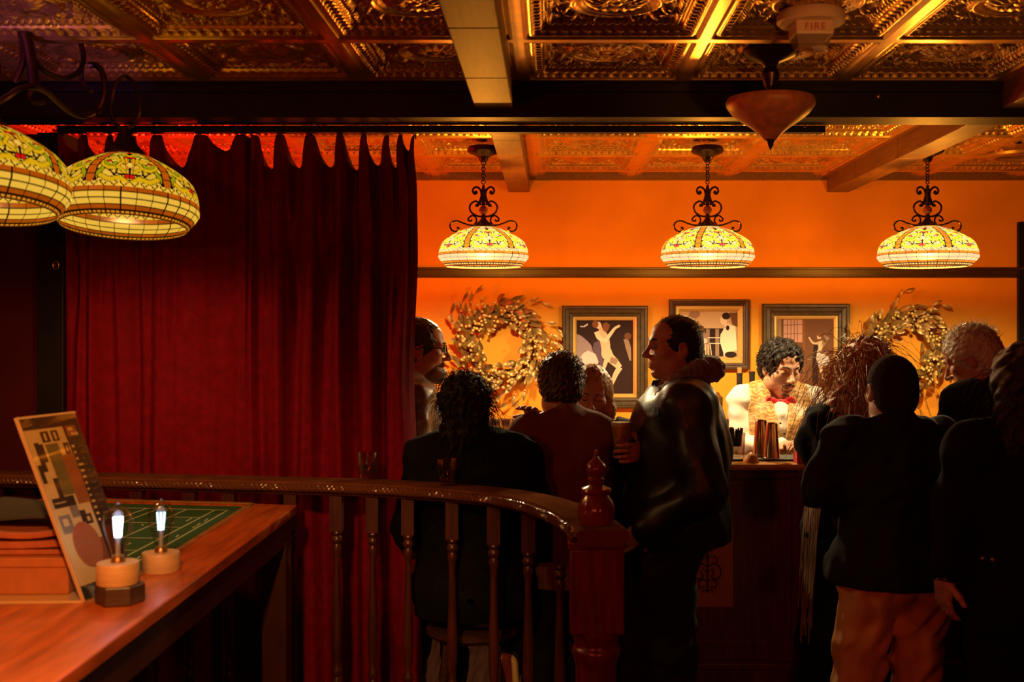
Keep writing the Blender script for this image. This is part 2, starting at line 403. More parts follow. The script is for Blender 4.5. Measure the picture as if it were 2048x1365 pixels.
# ------------------------------------------------------------------ curtain and its track
TR0 = 4.08
trk = empty('curtain_track', (0, 0, 0), label='black curtain track mounted under the header beam, ending at the right with a brass screw', cat='curtain track')
xr = PX(1650, 4.09)
MB().box((-1.79, TR0 + .002, EYE + .700), (xr, 4.125, ZH - .001)).build('rail', M_black, trk, smooth=False, bevel=.002)
MB().ball(P(1610, 254, TR0), (.006, .004, .006), 8).build('screw', M_brass, trk)
DC = 4.17; SC = F / DC
pegs = [126, 172, 225, 268, 314, 407, 489, 509, 567, 625, 684, 734, 779, 806, 833]
sags = [30, 45, 48, 55, 62, 26, 4, 64, 62, 60, 66, 58, 66, 30]
U0, U1, NU, NV = 124., 834., 800, 170
def curtain():
    us = np.linspace(U0, U1, NU); rg = np.random.RandomState(5)
    pg = np.array(pegs, float)
    top = np.zeros(NU); ph = np.zeros(NU)
    for i in range(len(pegs) - 1):
        m = (us >= pg[i]) & (us <= pg[i + 1]); t = (us[m] - pg[i]) / (pg[i + 1] - pg[i])
        t = np.clip((t - .15) / .7, 0, 1); sh = (1 - np.abs(2 * t - 1) ** 2.0)
        top[m] = sags[i] * sh; ph[m] = i + t
    top = np.convolve(np.pad(top, 6, 'edge'), np.hanning(15)[1:-1] / np.hanning(15)[1:-1].sum(), 'valid')
    pegfold = np.cos(2 * PI * ph)
    V = np.zeros((NU, NV, 3)); w = np.linspace(0, 1, NV) ** .9
    freqs = [(rg.uniform(6, 30) * 2 * PI / (U1 - U0), rg.uniform(0, 6.28), rg.uniform(-.6, .6), rg.uniform(.4, 1)) for _ in range(9)]
    right = np.clip((us - 480) / 300, 0, 1)
    for j in range(NV):
        ytop = 272 + top; z_top = EYE + (650 - ytop) / SC
        zb = .03; z = z_top * (1 - w[j]) + zb * w[j]
        f = np.zeros(NU)
        for fr, p0, dr, a in freqs: f += a * np.sin(fr * us + p0 + dr * w[j] * 4)
        # deep gathered pleats that keep their place from top to hem
        pl = np.sin(us / (20 - 5 * right) + 1.5 * np.sin(us / 90.) + .8 * np.sin(w[j] * 3))
        pl = np.sign(pl) * np.abs(pl) ** .85
        amp = (.020 + .012 * right) * (.5 + .7 * min(1, w[j] * 2.5))
        y = np.sign(pegfold) * np.abs(pegfold) ** .8 * -.030 * math.exp(-w[j] * 6) + f * .005 + pl * amp
        # swags hanging from the pegs
        y -= (.030 * np.sin(PI * np.mod(ph, 1)) * np.exp(-((w[j] - .10 - .03 * np.cos(ph * 2.1)) / .045) ** 2) - .02 * np.sin(PI * np.mod(ph, 1)) * np.exp(-((w[j] - .19 - .04 * np.sin(ph * 1.7)) / .05) ** 2)) * (top > 8)
        # a broad flat cloth panel between 330 and 490
        fl = np.exp(-((us - 415) / 62.) ** 4); y = y * (1 - .7 * fl * min(1, w[j] * 3))
        x = (us - CX) / SC
        # the free right edge swells out, then flares at the hem
        ex = np.clip((us - 700) / 134, 0, 1)
        zpx = 650 - (z - EYE) * SC
        bulge = 3.5 * np.exp(-((zpx - 520) / 90) ** 2) - 7 * np.exp(-((zpx - 300) / 50) ** 2) - 5 * np.exp(-((zpx - 760) / 120) ** 2) + 12 * np.clip((zpx - 1050) / 300, 0, 2)
        x = x + ex * bulge / SC + .004 * np.sin(us / 25 + w[j] * 9)
        V[:, j, 0] = x; V[:, j, 1] = DC + y; V[:, j, 2] = z
    ii, jj = np.meshgrid(np.arange(NU - 1), np.arange(NV - 1), indexing='ij')
    Q = np.stack([ii * NV + jj, ii * NV + jj + 1, (ii + 1) * NV + jj + 1, (ii + 1) * NV + jj], -1).reshape(-1, 4)
    o = np_mesh('fabric', V.reshape(-1, 3), Q, M_velvet)
    sd = o.modifiers.new('thick', 'SOLIDIFY'); sd.thickness = .003
    return o
M_velvet = mat('red_velvet', (.20, .0015, .012), .8, var=.25, vscale=30, spec=.15, bump=.25, bscale=500)
cu = empty('curtain', (PX(480, DC), DC, 0), label='long red velvet curtain hanging in deep folds behind the railing', cat='curtain')
fo = curtain(); fo.parent = cu; fo.location = -cu.location
for i, u in enumerate(pegs):
    if i in (0, 7): continue
    x = PX(u, DC); zt = EYE + (650 - 274) / SC
    hkp = [(x, DC - .02, zt - .012), (x, DC - .026, zt), (x, DC - .03, zt + .010), (x, DC - .045, zt + .014)]
    h = MB().tube(spline([Vector(p) - cu.location for p in hkp], 4), .0022, 6).build('hook', M_iron, cu)
# ================================================================== STAINED GLASS LAMPS
SH_PROF = [(.245, .70), (.26, .68), (.4, .645), (.56, .573), (.70, .50), (.83, .42), (.91, .345), (.955, .26), (.985, .17), (.99, .115), (1., .05), (1., 0.), (.965, -.05), (.93, -.09), (.885, -.14), (.84, -.19)]
def seg_dist(x, y, pts):
    d = np.full(x.shape, 9.)
    for (ax, ay), (bx, by) in zip(pts, pts[1:]):
        vx, vy = bx - ax, by - ay; t = np.clip(((x - ax) * vx + (y - ay) * vy) / (vx * vx + vy * vy + 1e-9), 0, 1)
        d = np.minimum(d, np.hypot(x - ax - t * vx, y - ay - t * vy))
    return d
def shade_mesh(name, mats_shade):
    nu = 600
    # dense profile
    pr = [Vector((r, 0, z)) for r, z in SH_PROF]; dense = [pr[0]]
    for a, b in zip(pr, pr[1:]):
        k = max(1, int((b - a).length / .013))
        dense += [a.lerp(b, (i + 1) / k) for i in range(k)]
    R = np.array([p.x for p in dense]); Z = np.array([p.z for p in dense]); nv = len(R)
    s = np.concatenate([[0], np.cumsum(np.hypot(np.diff(R), np.diff(Z)))])
    th = np.arange(nu) / nu * 2 * PI
    TH, RR = np.meshgrid(th, R, indexing='ij'); _, ZZ = np.meshgrid(th, Z, indexing='ij'); _, SS = np.meshgrid(th, s, indexing='ij')
    V = np.stack([RR * np.cos(TH), RR * np.sin(TH), ZZ], -1)
    col = np.zeros(V.shape); lead = np.zeros(RR.shape, bool)
    cream = np.array([1., .84, .38]); amber = np.array([.50, .13, .010]); green = np.array([.36, .50, .02]); yel = np.array([.82, .66, .03])
    red = np.array([.75, .01, .03]); white = np.array([1., .93, .72]); dkgreen = np.array([.14, .17, .02]); LEAD = np.array([.012, .007, .003])
    s_dome = np.interp(-.115, -Z[::1], s)      # arc length where the dome ends
    dome = ZZ > .115
    sect = np.mod(TH / (PI / 3), 1.) * 2 - 1   # -1..1 across a panel of 60 degrees
    px_ = sect * RR * (PI / 6)                 # metric x within the panel
    py_ = s_dome - SS                          # height above the belt
    col[:] = cream
    # irregular background pieces
    rg = np.random.RandomState(3)
    pts = []
    while len(pts) < 34:
        q = np.array([rg.uniform(.05, .56), rg.uniform(-.02, 1.05)])
        if all(np.hypot(*(q - p)) > .088 for p in pts): pts.append(q)
    pts = np.array(pts); pts = np.concatenate([pts, pts * [-1, 1]])
    d1 = np.full(px_.shape, 9.); d2 = d1.copy(); who = np.zeros(px_.shape, int)
    for i, (a, b) in enumerate(pts):
        d = np.hypot(px_ - a, py_ - b); c = d < d1
        d2 = np.where(c, d1, np.minimum(d2, d)); d1 = np.where(c, d, d1); who = np.where(c, i, who)
    tone = rg.uniform(.86, 1.08, len(pts)); col = np.clip(col * tone[who][..., None], 0, 1)
    lead |= (d2 - d1 < .020) & dome
    # painted scroll motif (mirrored in every panel)
    ax_ = np.abs(px_)
    def stroke(p, w, c, jew=False):
        nonlocal lead
        d = seg_dist(ax_, py_, p); m = (d < w) & dome
        lead |= (d >= w - .002) & (d < w + .006) & dome
        lead &= ~((d < w - .002) & dome); col[m] = c
    def arc(cx, cy, r, a0, a1, n=9): return [(cx + r * math.cos(math.radians(a)), cy + r * math.sin(math.radians(a))) for a in np.linspace(a0, a1, n)]
    stroke([(.0, .02), (.12, .10), (.26, .07), (.40, .14)], .030, yel)
    stroke([(.47, .10), (.36, .20), (.30, .30), (.40, .38)], .026, green)
    stroke(arc(.22, .36, .13, -100, 150), .030, yel)
    stroke(arc(.24, .36, .065, -180, 60), .024, green)
    stroke([(.06, .18), (.16, .26), (.08, .40), (.10, .52)], .022, yel)
    stroke([(.03, .24), (.04, .40), (.05, .55)], .018, np.array([.95, .5, .05]))
    stroke([(.05, .60), (.14, .66), (.20, .60), (.24, .66)], .022, green)
    stroke([(.0, .60), (.05, .70), (.12, .74)], .022, yel)
    stroke([(.0, .56), (.055, .56)], .024, red)
    stroke([(.0, .28), (.0, .34)], .030, white)
    stroke([(.26, .40), (.262, .40)], .032, red)
    stroke([(.03, .12), (.031, .12)], .030, red); stroke([(.0, .80), (.03, .80)], .02, red)
    stroke([(.15, .02), (.17, .03)], .022, dkgreen); stroke([(.33, .02), (.36, .03)], .026, green)
    # ribs between panels
    rib = (np.abs(sect) > 1 - .062 / np.maximum(RR * (PI / 6), .05)) & dome
    col[rib] = amber * 1.15; lead &= ~rib
    lead |= ((np.abs(np.abs(sect) - (1 - .062 / np.maximum(RR * (PI / 6), .05))) * RR * PI / 6 < .011) & dome) | (rib & (np.mod(SS * 7, 1) < .07))
    # triangles above the belt
    tri = dome & (py_ < .055) & (py_ > 0); tr = np.abs(np.mod(TH / (2 * PI) * 48, 1) - .5) * 2
    col[tri] = cream; lead = np.where(tri, np.abs(tr - py_ / .055) < .16, lead)
    # belts
    belt = ZZ <= .115
    cols = np.mod(TH / (2 * PI) * 30, 1); colid = np.floor(TH / (2 * PI) * 30).astype(int)
    var = rg.uniform(.75, 1.25, 31)
    b1 = belt & (ZZ > .045); col[b1] = (amber * var[colid][..., None])[b1]
    b2 = belt & (ZZ <= .045) & (ZZ > -.09); col[b2] = np.array([1., .84, .45])
    b3 = belt & (ZZ <= -.09) & (ZZ > -.145); col[b3] = (amber * .85 * var[colid][..., None])[b3]
    b4 = belt & (ZZ <= -.145); col[b4] = np.array([.10, .035, .01])
    bead = b4 & (np.hypot((np.mod(TH / (2 * PI) * 90, 1) - .5) * 1.2, (ZZ + .165) / .03) < .42); col[bead] = [.8, .4, .1]
    L = belt & ~b4 & (cols < .05)
    for zz in (.112, .045, -.022, -.09, -.145): L |= belt & (np.abs(ZZ - zz) < .008)
    lead = np.where(belt, L, lead)
    col[lead] = LEAD
    top = ZZ > .672; col[top] = [.35, .2, .03]
    ii, jj = np.meshgrid(np.arange(nu), np.arange(nv - 1), indexing='ij'); i2 = (ii + 1) % nu
    Q = np.stack([ii * nv + jj, ii * nv + jj + 1, i2 * nv + jj + 1, i2 * nv + jj], -1).reshape(-1, 4)
    o = np_mesh(name, V.reshape(-1, 3), Q, mats_shade)
    at = o.data.color_attributes.new('glass_pattern', 'FLOAT_COLOR', 'POINT')
    alpha = np.where(lead | top | b4, 0., np.clip(.35 + .65 * col.min(-1) / .42, 0, 1))
    at.data.foreach_set('color', np.concatenate([col.reshape(-1, 3), alpha.reshape(-1, 1)], 1).astype(np.float32).ravel())
    return o
def shade_mat(name, strength, tint, through, jewel=None):
    m, nt, out = new_mat(name)
    a = nt.nodes.new('ShaderNodeAttribute'); a.attribute_name = 'glass_pattern'
    e = nt.nodes.new('ShaderNodeEmission'); e.inputs[1].default_value = strength
    mu = nt.nodes.new('ShaderNodeMix'); mu.data_type = 'RGBA'; mu.blend_type = 'MULTIPLY'; mu.inputs[0].default_value = 1
    mu.inputs[7].default_value = (*(jewel or (1, 1, 1)), 1)
    nt.links.new(a.outputs['Color'], mu.inputs[6]); nt.links.new(mu.outputs[2], e.inputs[0])
    t = nt.nodes.new('ShaderNodeBsdfTransparent'); t.inputs[0].default_value = (*tint, 1)
    g = nt.nodes.new('ShaderNodeBsdfGlossy'); g.inputs[0].default_value = (.9, .9, .9, 1); g.inputs[1].default_value = .2
    x1 = nt.nodes.new('ShaderNodeMixShader'); ml = nt.nodes.new('ShaderNodeMath'); ml.operation = 'MULTIPLY'; ml.inputs[1].default_value = through
    nt.links.new(a.outputs['Alpha'], ml.inputs[0]); nt.links.new(ml.outputs[0], x1.inputs[0])
    nt.links.new(e.outputs[0], x1.inputs[1]); nt.links.new(t.outputs[0], x1.inputs[2])
    x2 = nt.nodes.new('ShaderNodeMixShader'); x2.inputs[0].default_value = .03
    nt.links.new(x1.outputs[0], x2.inputs[1]); nt.links.new(g.outputs[0], x2.inputs[2])
    nt.links.new(x2.outputs[0], out.inputs[0]); return m
M_shade = shade_mat('stained_glass_lit', 2.7, (1, .44, .065), .72)
M_shade_dim = shade_mat('stained_glass_amber', .86, (1, .35, .05), .02, (1., .66, .12))
M_knob = mat('amber_glass_knob', (.35, .07, .015), .1, coat=.6)
def point(name, loc, col, power, r=.03, parent=None):
    l = bpy.data.lights.new(name, 'POINT'); l.color = col; l.energy = power; l.shadow_soft_size = r
    o = bpy.data.objects.new(name, l); C.objects.link(o); o.location = loc
    if parent: o.parent = parent
    return o
# ------------------------------------------------------------------ pendants over the bar
def mir(pts, cx=985., k=1 / 7.31, s=1):
    return [((x - cx) * k * s, y) for x, y in pts]
def pendant():
    R = .212; DP = 5.3; S = F / DP            # local origin: centre of the widest ring of the shade
    root = empty('pendant_lamp')
    sh = shade_mesh('glass_shade', M_shade); sh.parent = root; sh.scale = (R, R, R)
    MB().tube([(R * .84 * math.cos(a), R * .84 * math.sin(a), -R * .19) for a in np.linspace(0, 2 * PI, 60, endpoint=False)], .003, 6, closed=True).build('rim', M_brass, root)
    def loc2(pts): return [((x - 985) / 7.31 / S, 0, (1075 - y) / 7.31 / S) for x, y in pts]
    mb = MB(); mb.lathe([(.05, -(1075 - 620) * 0 + (1075 - 640) / 7.31 / S), (.058, (1075 - 612) / 7.31 / S), (.045, (1075 - 590) / 7.31 / S), (.022, (1075 - 540) / 7.31 / S), (.012, (1075 - 500) / 7.31 / S), (.010, (1075 - 440) / 7.31 / S)], 24)
    mb.build('bell_cap', M_iron, root)
    curves = [([(930, 290), (948, 230), (955, 150), (940, 80), (890, 38), (842, 55), (828, 105), (858, 140), (888, 120), (872, 96)], [.0048] * 7 + [.004] * 3),
              ([(955, 300), (925, 265), (945, 200), (962, 120), (968, 60)], .0045),
              ([(865, 312), (905, 312), (915, 275), (870, 245), (805, 280), (782, 345), (815, 415), (895, 462), (985, 470)], .0045),
              ([(850, 590), (882, 540), (870, 480), (820, 455), (770, 490), (762, 525), (800, 535), (815, 512)], .004),
              ([(850, 600), (770, 592), (690, 568), (605, 534), (535, 545), (497, 595), (515, 660), (570, 690), (622, 668), (620, 632), (592, 640)], .0042)]
    mb = MB()
    for pts, r in curves:
        for sgn in (1, -1):
            pp = spline([(p[0] * sgn, p[1], p[2]) for p in loc2(pts)], 5); mb.tube(pp, r if not isinstance(r, list) else r[0], 7)
    for sgn in (1, -1): mb.ball([(q * (sgn if i == 0 else 1)) for i, q in enumerate(loc2([(868, 110)])[0])], .007, 8); mb.ball([(q * (sgn if i == 0 else 1)) for i, q in enumerate(loc2([(888, 300)])[0])], .007, 8)
    mb.tube(loc2([(985, 310), (985, 130), (985, 10)]), [.008, .011, .006], 10)
    mb.build('scroll_work', M_iron, root)
    MB().ball(loc2([(985, 375)])[0], .021, 16).build('knob', M_knob, root)
    mb = MB(); z = (1075 + 10) / 7.31 / S; ztop = ZC - 1.965 - .07; k = 0
    n = 7; st = (ztop - z) / n
    for i in range(n):
        c = z + (i + .5) * st; a = (i % 2) * PI / 2 + .5
        mb.tube([(.010 * math.cos(t) * math.cos(a), .010 * math.cos(t) * math.sin(a), c + st * .62 * math.sin(t)) for t in np.linspace(0, 2 * PI, 14, endpoint=False)], .0025, 6, closed=True)
    mb.build('chain', M_iron, root)
    zc = ZC - 1.965
    MB().lathe([(.012, zc - .075), (.02, zc - .065), (.026, zc - .05), (.045, zc - .042), (.072, zc - .03), (.078, zc - .02), (.070, zc)], 28).build('canopy', M_iron, root)
    MB().ball((0, 0, R * .02), (.02, .02, .028), 10).build('bulb', emis('bulb_glow', (1, .8, .45), 6), root)
    return root
PEND = [((967, 1.0), 'leftmost of the three stained glass pendant lamps, above the left wreath', 0.20),
        ((1415, 1.035), 'middle stained glass pendant lamp, above the man in the black leather jacket', 0.18),
        ((1855, 1.085), 'rightmost of the three stained glass pendant lamps, above the right wreath', .62)]
pend0 = pendant()
for i, ((x, k), lab, rot) in enumerate(PEND):
    o = pend0 if i == 0 else copy_tree(pend0)
    o.location = (PX(x, 5.3), 5.3, 1.965); tag(o, lab, 'pendant lamp', 'stained glass pendants over the bar')
    for ch in o.children:
        if ch.name.startswith('glass_shade'):
            ch.rotation_euler = (0, 0, rot + PI / 6 - PI / 2 + PI / 3); ch.scale = (.212 * k, .212 * k, .212)
        if ch.name.startswith('bulb'): ch.visible_shadow = True
    point('pendant_light', (PX(x, 5.3), 5.3, 1.965 + .006), (1, .76, .38), 66, .03)
for o in bpy.data.objects:
    if o.name.startswith('bulb'): o.location.z += .075

# ------------------------------------------------------------------ front chandelier
ch = empty('chandelier', (-1.52, 3.28, 1.9), label='iron scroll-arm chandelier with lit stained glass shades above the wooden table', cat='chandelier')
CL = Vector(ch.location)
def lp(x, y, d): return P(x, y, d) - CL
mb = MB()
mb.tube(spline([lp(45, -60, 3.28), lp(40, 20, 3.28), lp(58, 95, 3.28), lp(66, 150, 3.28), lp(70, 185, 3.28)], 6), 0.0163, 10)
mb.tube(spline([lp(20, 10, 3.28), lp(40, 60, 3.28), lp(46, 120, 3.28), lp(30, 165, 3.28)], 6), 0.0100, 8)
mb.build('column', M_iron, ch)
mb = MB()
mb.tube(spline([lp(-70, 250, 3.05), lp(-20, 214, 3.12), (lp(10, 197, 3.18)), lp(40, 178, 3.22), lp(68, 174, 3.25), lp(92, 184, 3.3), lp(115, 205, 3.36), lp(143, 226, 3.42), lp(170, 233, 3.46), lp(195, 222, 3.5), lp(208, 195, 3.5), lp(209, 165, 3.5), lp(203, 142, 3.5), lp(190, 130, 3.5), lp(178, 130, 3.5)], 6), 0.0094, 8)
mb.tube(spline([lp(60, 105, 3.28), lp(78, 132, 3.3), lp(103, 150, 3.35), lp(132, 156, 3.4), lp(158, 143, 3.44), lp(167, 118, 3.46), lp(162, 88, 3.46), lp(148, 55, 3.44), lp(135, 20, 3.4), lp(118, -10, 3.38)], 6), 0.0081, 8)
mb.tube(spline([lp(164, 135, 3.48), lp(163, 155, 3.5), lp(170, 173, 3.5), lp(180, 183, 3.5), lp(187, 182, 3.5)], 6), 0.0069, 8)
mb.tube(spline([lp(62, 178, 3.26), lp(58, 195, 3.26), lp(66, 205, 3.26), lp(78, 207, 3.26), lp(90, 204, 3.26)], 6), 0.0075, 8)
mb.build('arm', M_iron, ch)
for (sx, dd, syc, zs) in ((250, 3.55, 425, 1.17), (-37, 3.03, 386, 1.17)):
    c = P(sx, syc, dd) - CL; R = .225
    s2 = shade_mesh('glass_shade', M_shade_dim) if sx == 250 else None
    if s2 is None:
        s2 = first_shade.copy(); C.objects.link(s2)
    first_shade = s2; s2.parent = ch; s2.location = c; s2.scale = (R, R, R * zs)
    s2.rotation_mode = 'ZYX'; s2.rotation_euler = (math.radians(-8), 0, -PI / 2 - .12 if sx == 250 else -PI / 2 + .35)
    zt = R * zs * .68
    MB().lathe([(.062, zt - .002), (.060, zt + .012), (.048, zt + .022), (.03, zt + .045), (.018, zt + .075), (.012, zt + .09)], 24, c).build('bell_cap', M_iron, ch)
    MB().tube([c + Vector((.062 * math.cos(a), .062 * math.sin(a), zt)) for a in np.linspace(0, 2 * PI, 32, endpoint=False)], .006, 8, closed=True).build('cap_ring', M_brass, ch)
    b = c + Vector((0, 0, zt + .085)); w = .045; h = .165
    lp_ = [b + Vector((w * math.sin(t) * (1 + .15 * math.cos(t)), 0, h * .5 * (1 - math.cos(t)))) for t in np.linspace(0, 2 * PI, 28, endpoint=False)]
    MB().tube(lp_, .0065, 8, closed=True).build('hanging_loop', M_iron, ch)
    MB().ball(c + Vector((0, 0, .085)), (.022, .022, .03), 10).build('bulb', emis('front_bulb_glow', (1, .7, .35), 4), ch)
    point('chandelier_light', P(sx, syc, dd) + Vector((0, 0, -.02)), (1, .48, .14), 7, .04)

# ------------------------------------------------------------------ unlit hanging bowl lamp
D3 = 3.54; S3 = F / D3; bx = PX(1541, D3); zt = PZ(205, D3)
bl = empty('ceiling_bowl_lamp', (bx, D3, zt), label='unlit brown alabaster bowl lamp hanging under the tin ceiling by the header', cat='ceiling lamp')
M_bowl = mat('brown_alabaster', (.42, .13, .045), .45, var=.35, vscale=30)
rb = 89 / S3
MB().lathe([(rb * .96, .012), (rb, .0), (rb * .985, -.012), (rb * .86, -.036), (rb * .66, -.058), (rb * .44, -.078), (rb * .26, -.098), (rb * .14, -.118), (rb * .12, -.112), (rb * .4, -.07), (rb * .85, -.028), (rb * .94, .006)], 48, cap=False).build('glass_bowl', M_bowl, bl)
MB().lathe([(.004, -.137), (.010, -.130), (.013, -.122), (.009, -.112), (.020, -.104), (.024, -.094), (.012, -.084)], 16).lathe([(.0, -.150), (.006, -.142), (.010, -.132), (.004, -.124)], 12).build('finial', M_iron, bl)
zc = ZC + .03 - zt
MB().lathe([(.012, -.08), (.012, zc - .13), (.022, zc - .11), (.03, zc - .08), (.02, zc - .06), (.03, zc - .045), (.075, zc - .03), (.09, zc - .012), (.085, zc)], 24).build('stem', M_iron, bl)
# ------------------------------------------------------------------ fire strobe on the ceiling
d4 = 3.13; fx = PX(1622, d4)
fs = empty('fire_alarm', (fx, d4, ZC + .03), label='round fire alarm strobe with clear lens on the tin ceiling', cat='fire alarm')
M_pl = mat('beige_plastic', (.62, .42, .26), .45)
MB().lathe([(.088, 0), (.094, -.012), (.094, -.028), (.088, -.034), (.0, -.034)], 40, cap=False).build('base', M_pl, fs)
MB().box((-.053, -.05, -.072), (.053, .05, -.03)).build('housing', M_pl, fs, smooth=False, bevel=.006)
MB()._add([(-.05, -.045, -.072), (.05, -.045, -.072), (.05, .045, -.072), (-.05, .045, -.072), (-.04, -.03, -.10), (.04, -.03, -.10), (.04, .03, -.10), (-.04, .03, -.10)],
          [(0, 1, 5, 4), (1, 2, 6, 5), (2, 3, 7, 6), (3, 0, 4, 7), (4, 5, 6, 7)]).build('lens', thin_glass('strobe_lens', (.8, .75, .7), .15, .05, .15, (.6, .45, .3)), fs, smooth=False)
fc = bpy.data.curves.new('lettering', 'FONT'); fc.body = 'FIRE'; fc.size = .026; fc.extrude = .0006; fc.align_x = 'CENTER'; fc.space_character = 1.25
to = bpy.data.objects.new('tmp', fc); C.objects.link(to)
me = bpy.data.meshes.new_from_object(to.evaluated_get(bpy.context.evaluated_depsgraph_get())); bpy.data.objects.remove(to)
me.materials.append(mat('red_print', (.45, .08, .02), .5)); lt = bpy.data.objects.new('lettering', me); C.objects.link(lt); lt.parent = fs
lt.location = (0, -.0512, -.060); lt.rotation_euler = (PI / 2, 0, 0)
# recessed ceiling light at the far right edge
d5 = 5.55
rl = empty('recessed_ceiling_light', (PX(2045, d5), d5, ZC), label='round brass ceiling disc at the right edge beyond the right ceiling beam', cat='ceiling light')
MB().lathe([(.17, .03), (.175, 0), (.165, -.012), (.13, -.016), (.115, -.004), (.0, -.002)], 40, cap=False).build('trim_ring', M_brass, rl)
# ================================================================== BALUSTRADE
ZR = 1.115
rail_px = [(-60, 950), (0, 951), (210, 956), (470, 962), (700, 968), (820, 974), (900, 980), (960, 986), (1000, 992), (1045, 1002), (1085, 1016), (1120, 1033), (1142, 1048), (1152, 1062)]
front = [Vector((PX(x, (EYE - ZR) * F / (y - 650)), (EYE - ZR) * F / (y - 650), 0)) for x, y in rail_px]
front = spline(front, 10)
nrm = []
for i in range(len(front)):
    t = (front[min(i + 1, len(front) - 1)] - front[max(i - 1, 0)]).normalized(); nrm.append(Vector((-t.y, t.x, 0)))
bal = empty('balustrade', (PX(700, 3.8), 3.8, 0), label='dark turned-wood railing with rope-edged handrail curving to a carved newel post', cat='railing')
BO = Vector(bal.location)
def off(i, w, z): return Vector((*(front[i] + nrm[i] * w - BO).xy, z))
prof = [(.0, ZR - .006), (.010, ZR), (.13, ZR), (.14, ZR - .008), (.14, ZR - .03), (.12, ZR - .045), (.02, ZR - .045), (.006, ZR - .034)]
vs = []; fs = []; n = len(prof)
for i in range(len(front)): vs += [off(i, w, z) for w, z in prof]
for i in range(len(front) - 1):
    for j in range(n): fs.append((i * n + j, (i + 1) * n + j, (i + 1) * n + (j + 1) % n, i * n + (j + 1) % n))
fs += [tuple(range(n)), tuple(range((len(front) - 1) * n, len(front) * n))[::-1]]
hr = MB()._add(vs, fs).build('handrail', mat('handrail_wood', (.16, .05, .02), .7, var=.35, vscale=9, spec=.0), bal, sharp=30)
# rope moulding along the front edge
L = [0]
for a, b in zip(front, front[1:]): L.append(L[-1] + (b - a).length)
L = np.array(L); FX = np.array([[p.x, p.y] for p in front]); NX = np.array([[p.x, p.y] for p in nrm])
def at_len(s, w=0.):
    x = np.interp(s, L, FX[:, 0]); y = np.interp(s, L, FX[:, 1]); nx = np.interp(s, L, NX[:, 0]); ny = np.interp(s, L, NX[:, 1])
    return Vector((x + nx * w - BO.x, y + ny * w - BO.y, 0))
mb = MB(); r0 = .0125; pitch = .034
for st in range(2):
    pts = []
    for s_ in np.arange(0, L[-1] - .005, .0045):
        ph = 2 * PI * (s_ / pitch) + st * PI; p = at_len(s_, -.004 + .0075 * math.cos(ph)); p.z = ZR - .018 + .0075 * math.sin(ph); pts.append(p)
    mb.tube(pts, .0078, 6)
mb.build('rope_moulding', mat('rope_wood', (.13, .045, .022), .22, coat=.3), hr)
bp = [(.022, -.01), (.022, .0)]
def baluster_mb(c):
    mb = MB(); H = ZR - .045
    mb.box((c.x - .021, c.y - .021, H - .125), (c.x + .021, c.y + .021, H + .002)); mb.box((c.x - .021, c.y - .021, 0), (c.x + .021, c.y + .021, .36))
    pr = [(.018, H - .125), (.020, H - .132), (.014, H - .142), (.019, H - .152), (.019, H - .16), (.012, H - .17), (.017, H - .185), (.013, H - .20), (.0105, H - .23), (.013, H - .34), (.017, H - .44), (.0175, H - .50), (.014, H - .56), (.011, H - .585), (.017, H - .60), (.018, H - .612), (.012, H - .625), (.018, H - .645), (.019, H - .655), (.015, H - .675), (.018, .36)]
    mb.lathe(pr[::-1], 14, (c.x, c.y, 0)); return mb
bxs = [-8, 110, 170, 270, 369, 467, 570, 665, 744, 814, 908, 985, 1056, 1120]
for x in bxs:
    i = int(np.argmin([abs((p + nrm[k] * .055).x / (p + nrm[k] * .055).y * F + CX - x) for k, p in enumerate(front)]))
    c = front[i] + nrm[i] * .055 - BO
    baluster_mb(c).build('baluster', M_balu, bal, smooth=True, sharp=35)
# newel post
DN = 2.98; nc = Vector((PX(1194, DN), DN + .055, 0)) - BO; hw = .0715
def nz(y): return PZ(y, DN)
mb = MB()
mb.box((nc.x - hw, nc.y - hw, nz(1268)), (nc.x + hw, nc.y + hw, nz(1098)))
ncap = MB()
for (w, a, b) in ((hw + .006, 1098, 1082), (hw + .002, 1082, 1074), (hw - .004, 1074, 1066)):
    ncap.box((nc.x - w, nc.y - w, nz(a)), (nc.x + w, nc.y + w, nz(b)))
mb.lathe([(.062, 0), (.07, .02), (.07, .12), (.056, .14), (.05, .20), (.06, .30), (.064, .42), (.058, .52), (.054, .60), (.056, nz(1345)), (.060, nz(1330)), (.067, nz(1318)), (.067, nz(1308)), (.058, nz(1300)), (.060, nz(1290)), (.068, nz(1275)), (.069, nz(1266))], 32, (nc.x, nc.y, 0))
np_ = mb.build('newel_post', M_newel, bal, bevel=.004); ncap.build('cap_moulding', M_newel, np_, bevel=.004)
def fl(r, z, a): return r * (1 - .05 * (abs(math.sin(a * 7)) ** 3) * (1 if nz(1045) < z < nz(1000) else 0))
S7 = F / DN
pr = [(44, 1066), (45, 1060), (40, 1055), (34, 1054), (37, 1046), (39, 1034), (38, 1022), (33, 1008), (27, 1000), (25, 996), (29, 993), (31, 988), (29, 983), (20, 980), (14, 976), (17, 970), (17, 964), (13, 960), (18, 954), (21, 946), (20, 938), (14, 930), (7, 924), (4, 918), (6, 912), (4, 906), (1, 905)]
MB().lathe([(r / S7, nz(y)) for r, y in pr], 56, (nc.x, nc.y, 0), flute=fl).build('finial', mat('polished_cherry', (.22, .032, .018), .2, var=.3, vscale=12, coat=.5), np_)

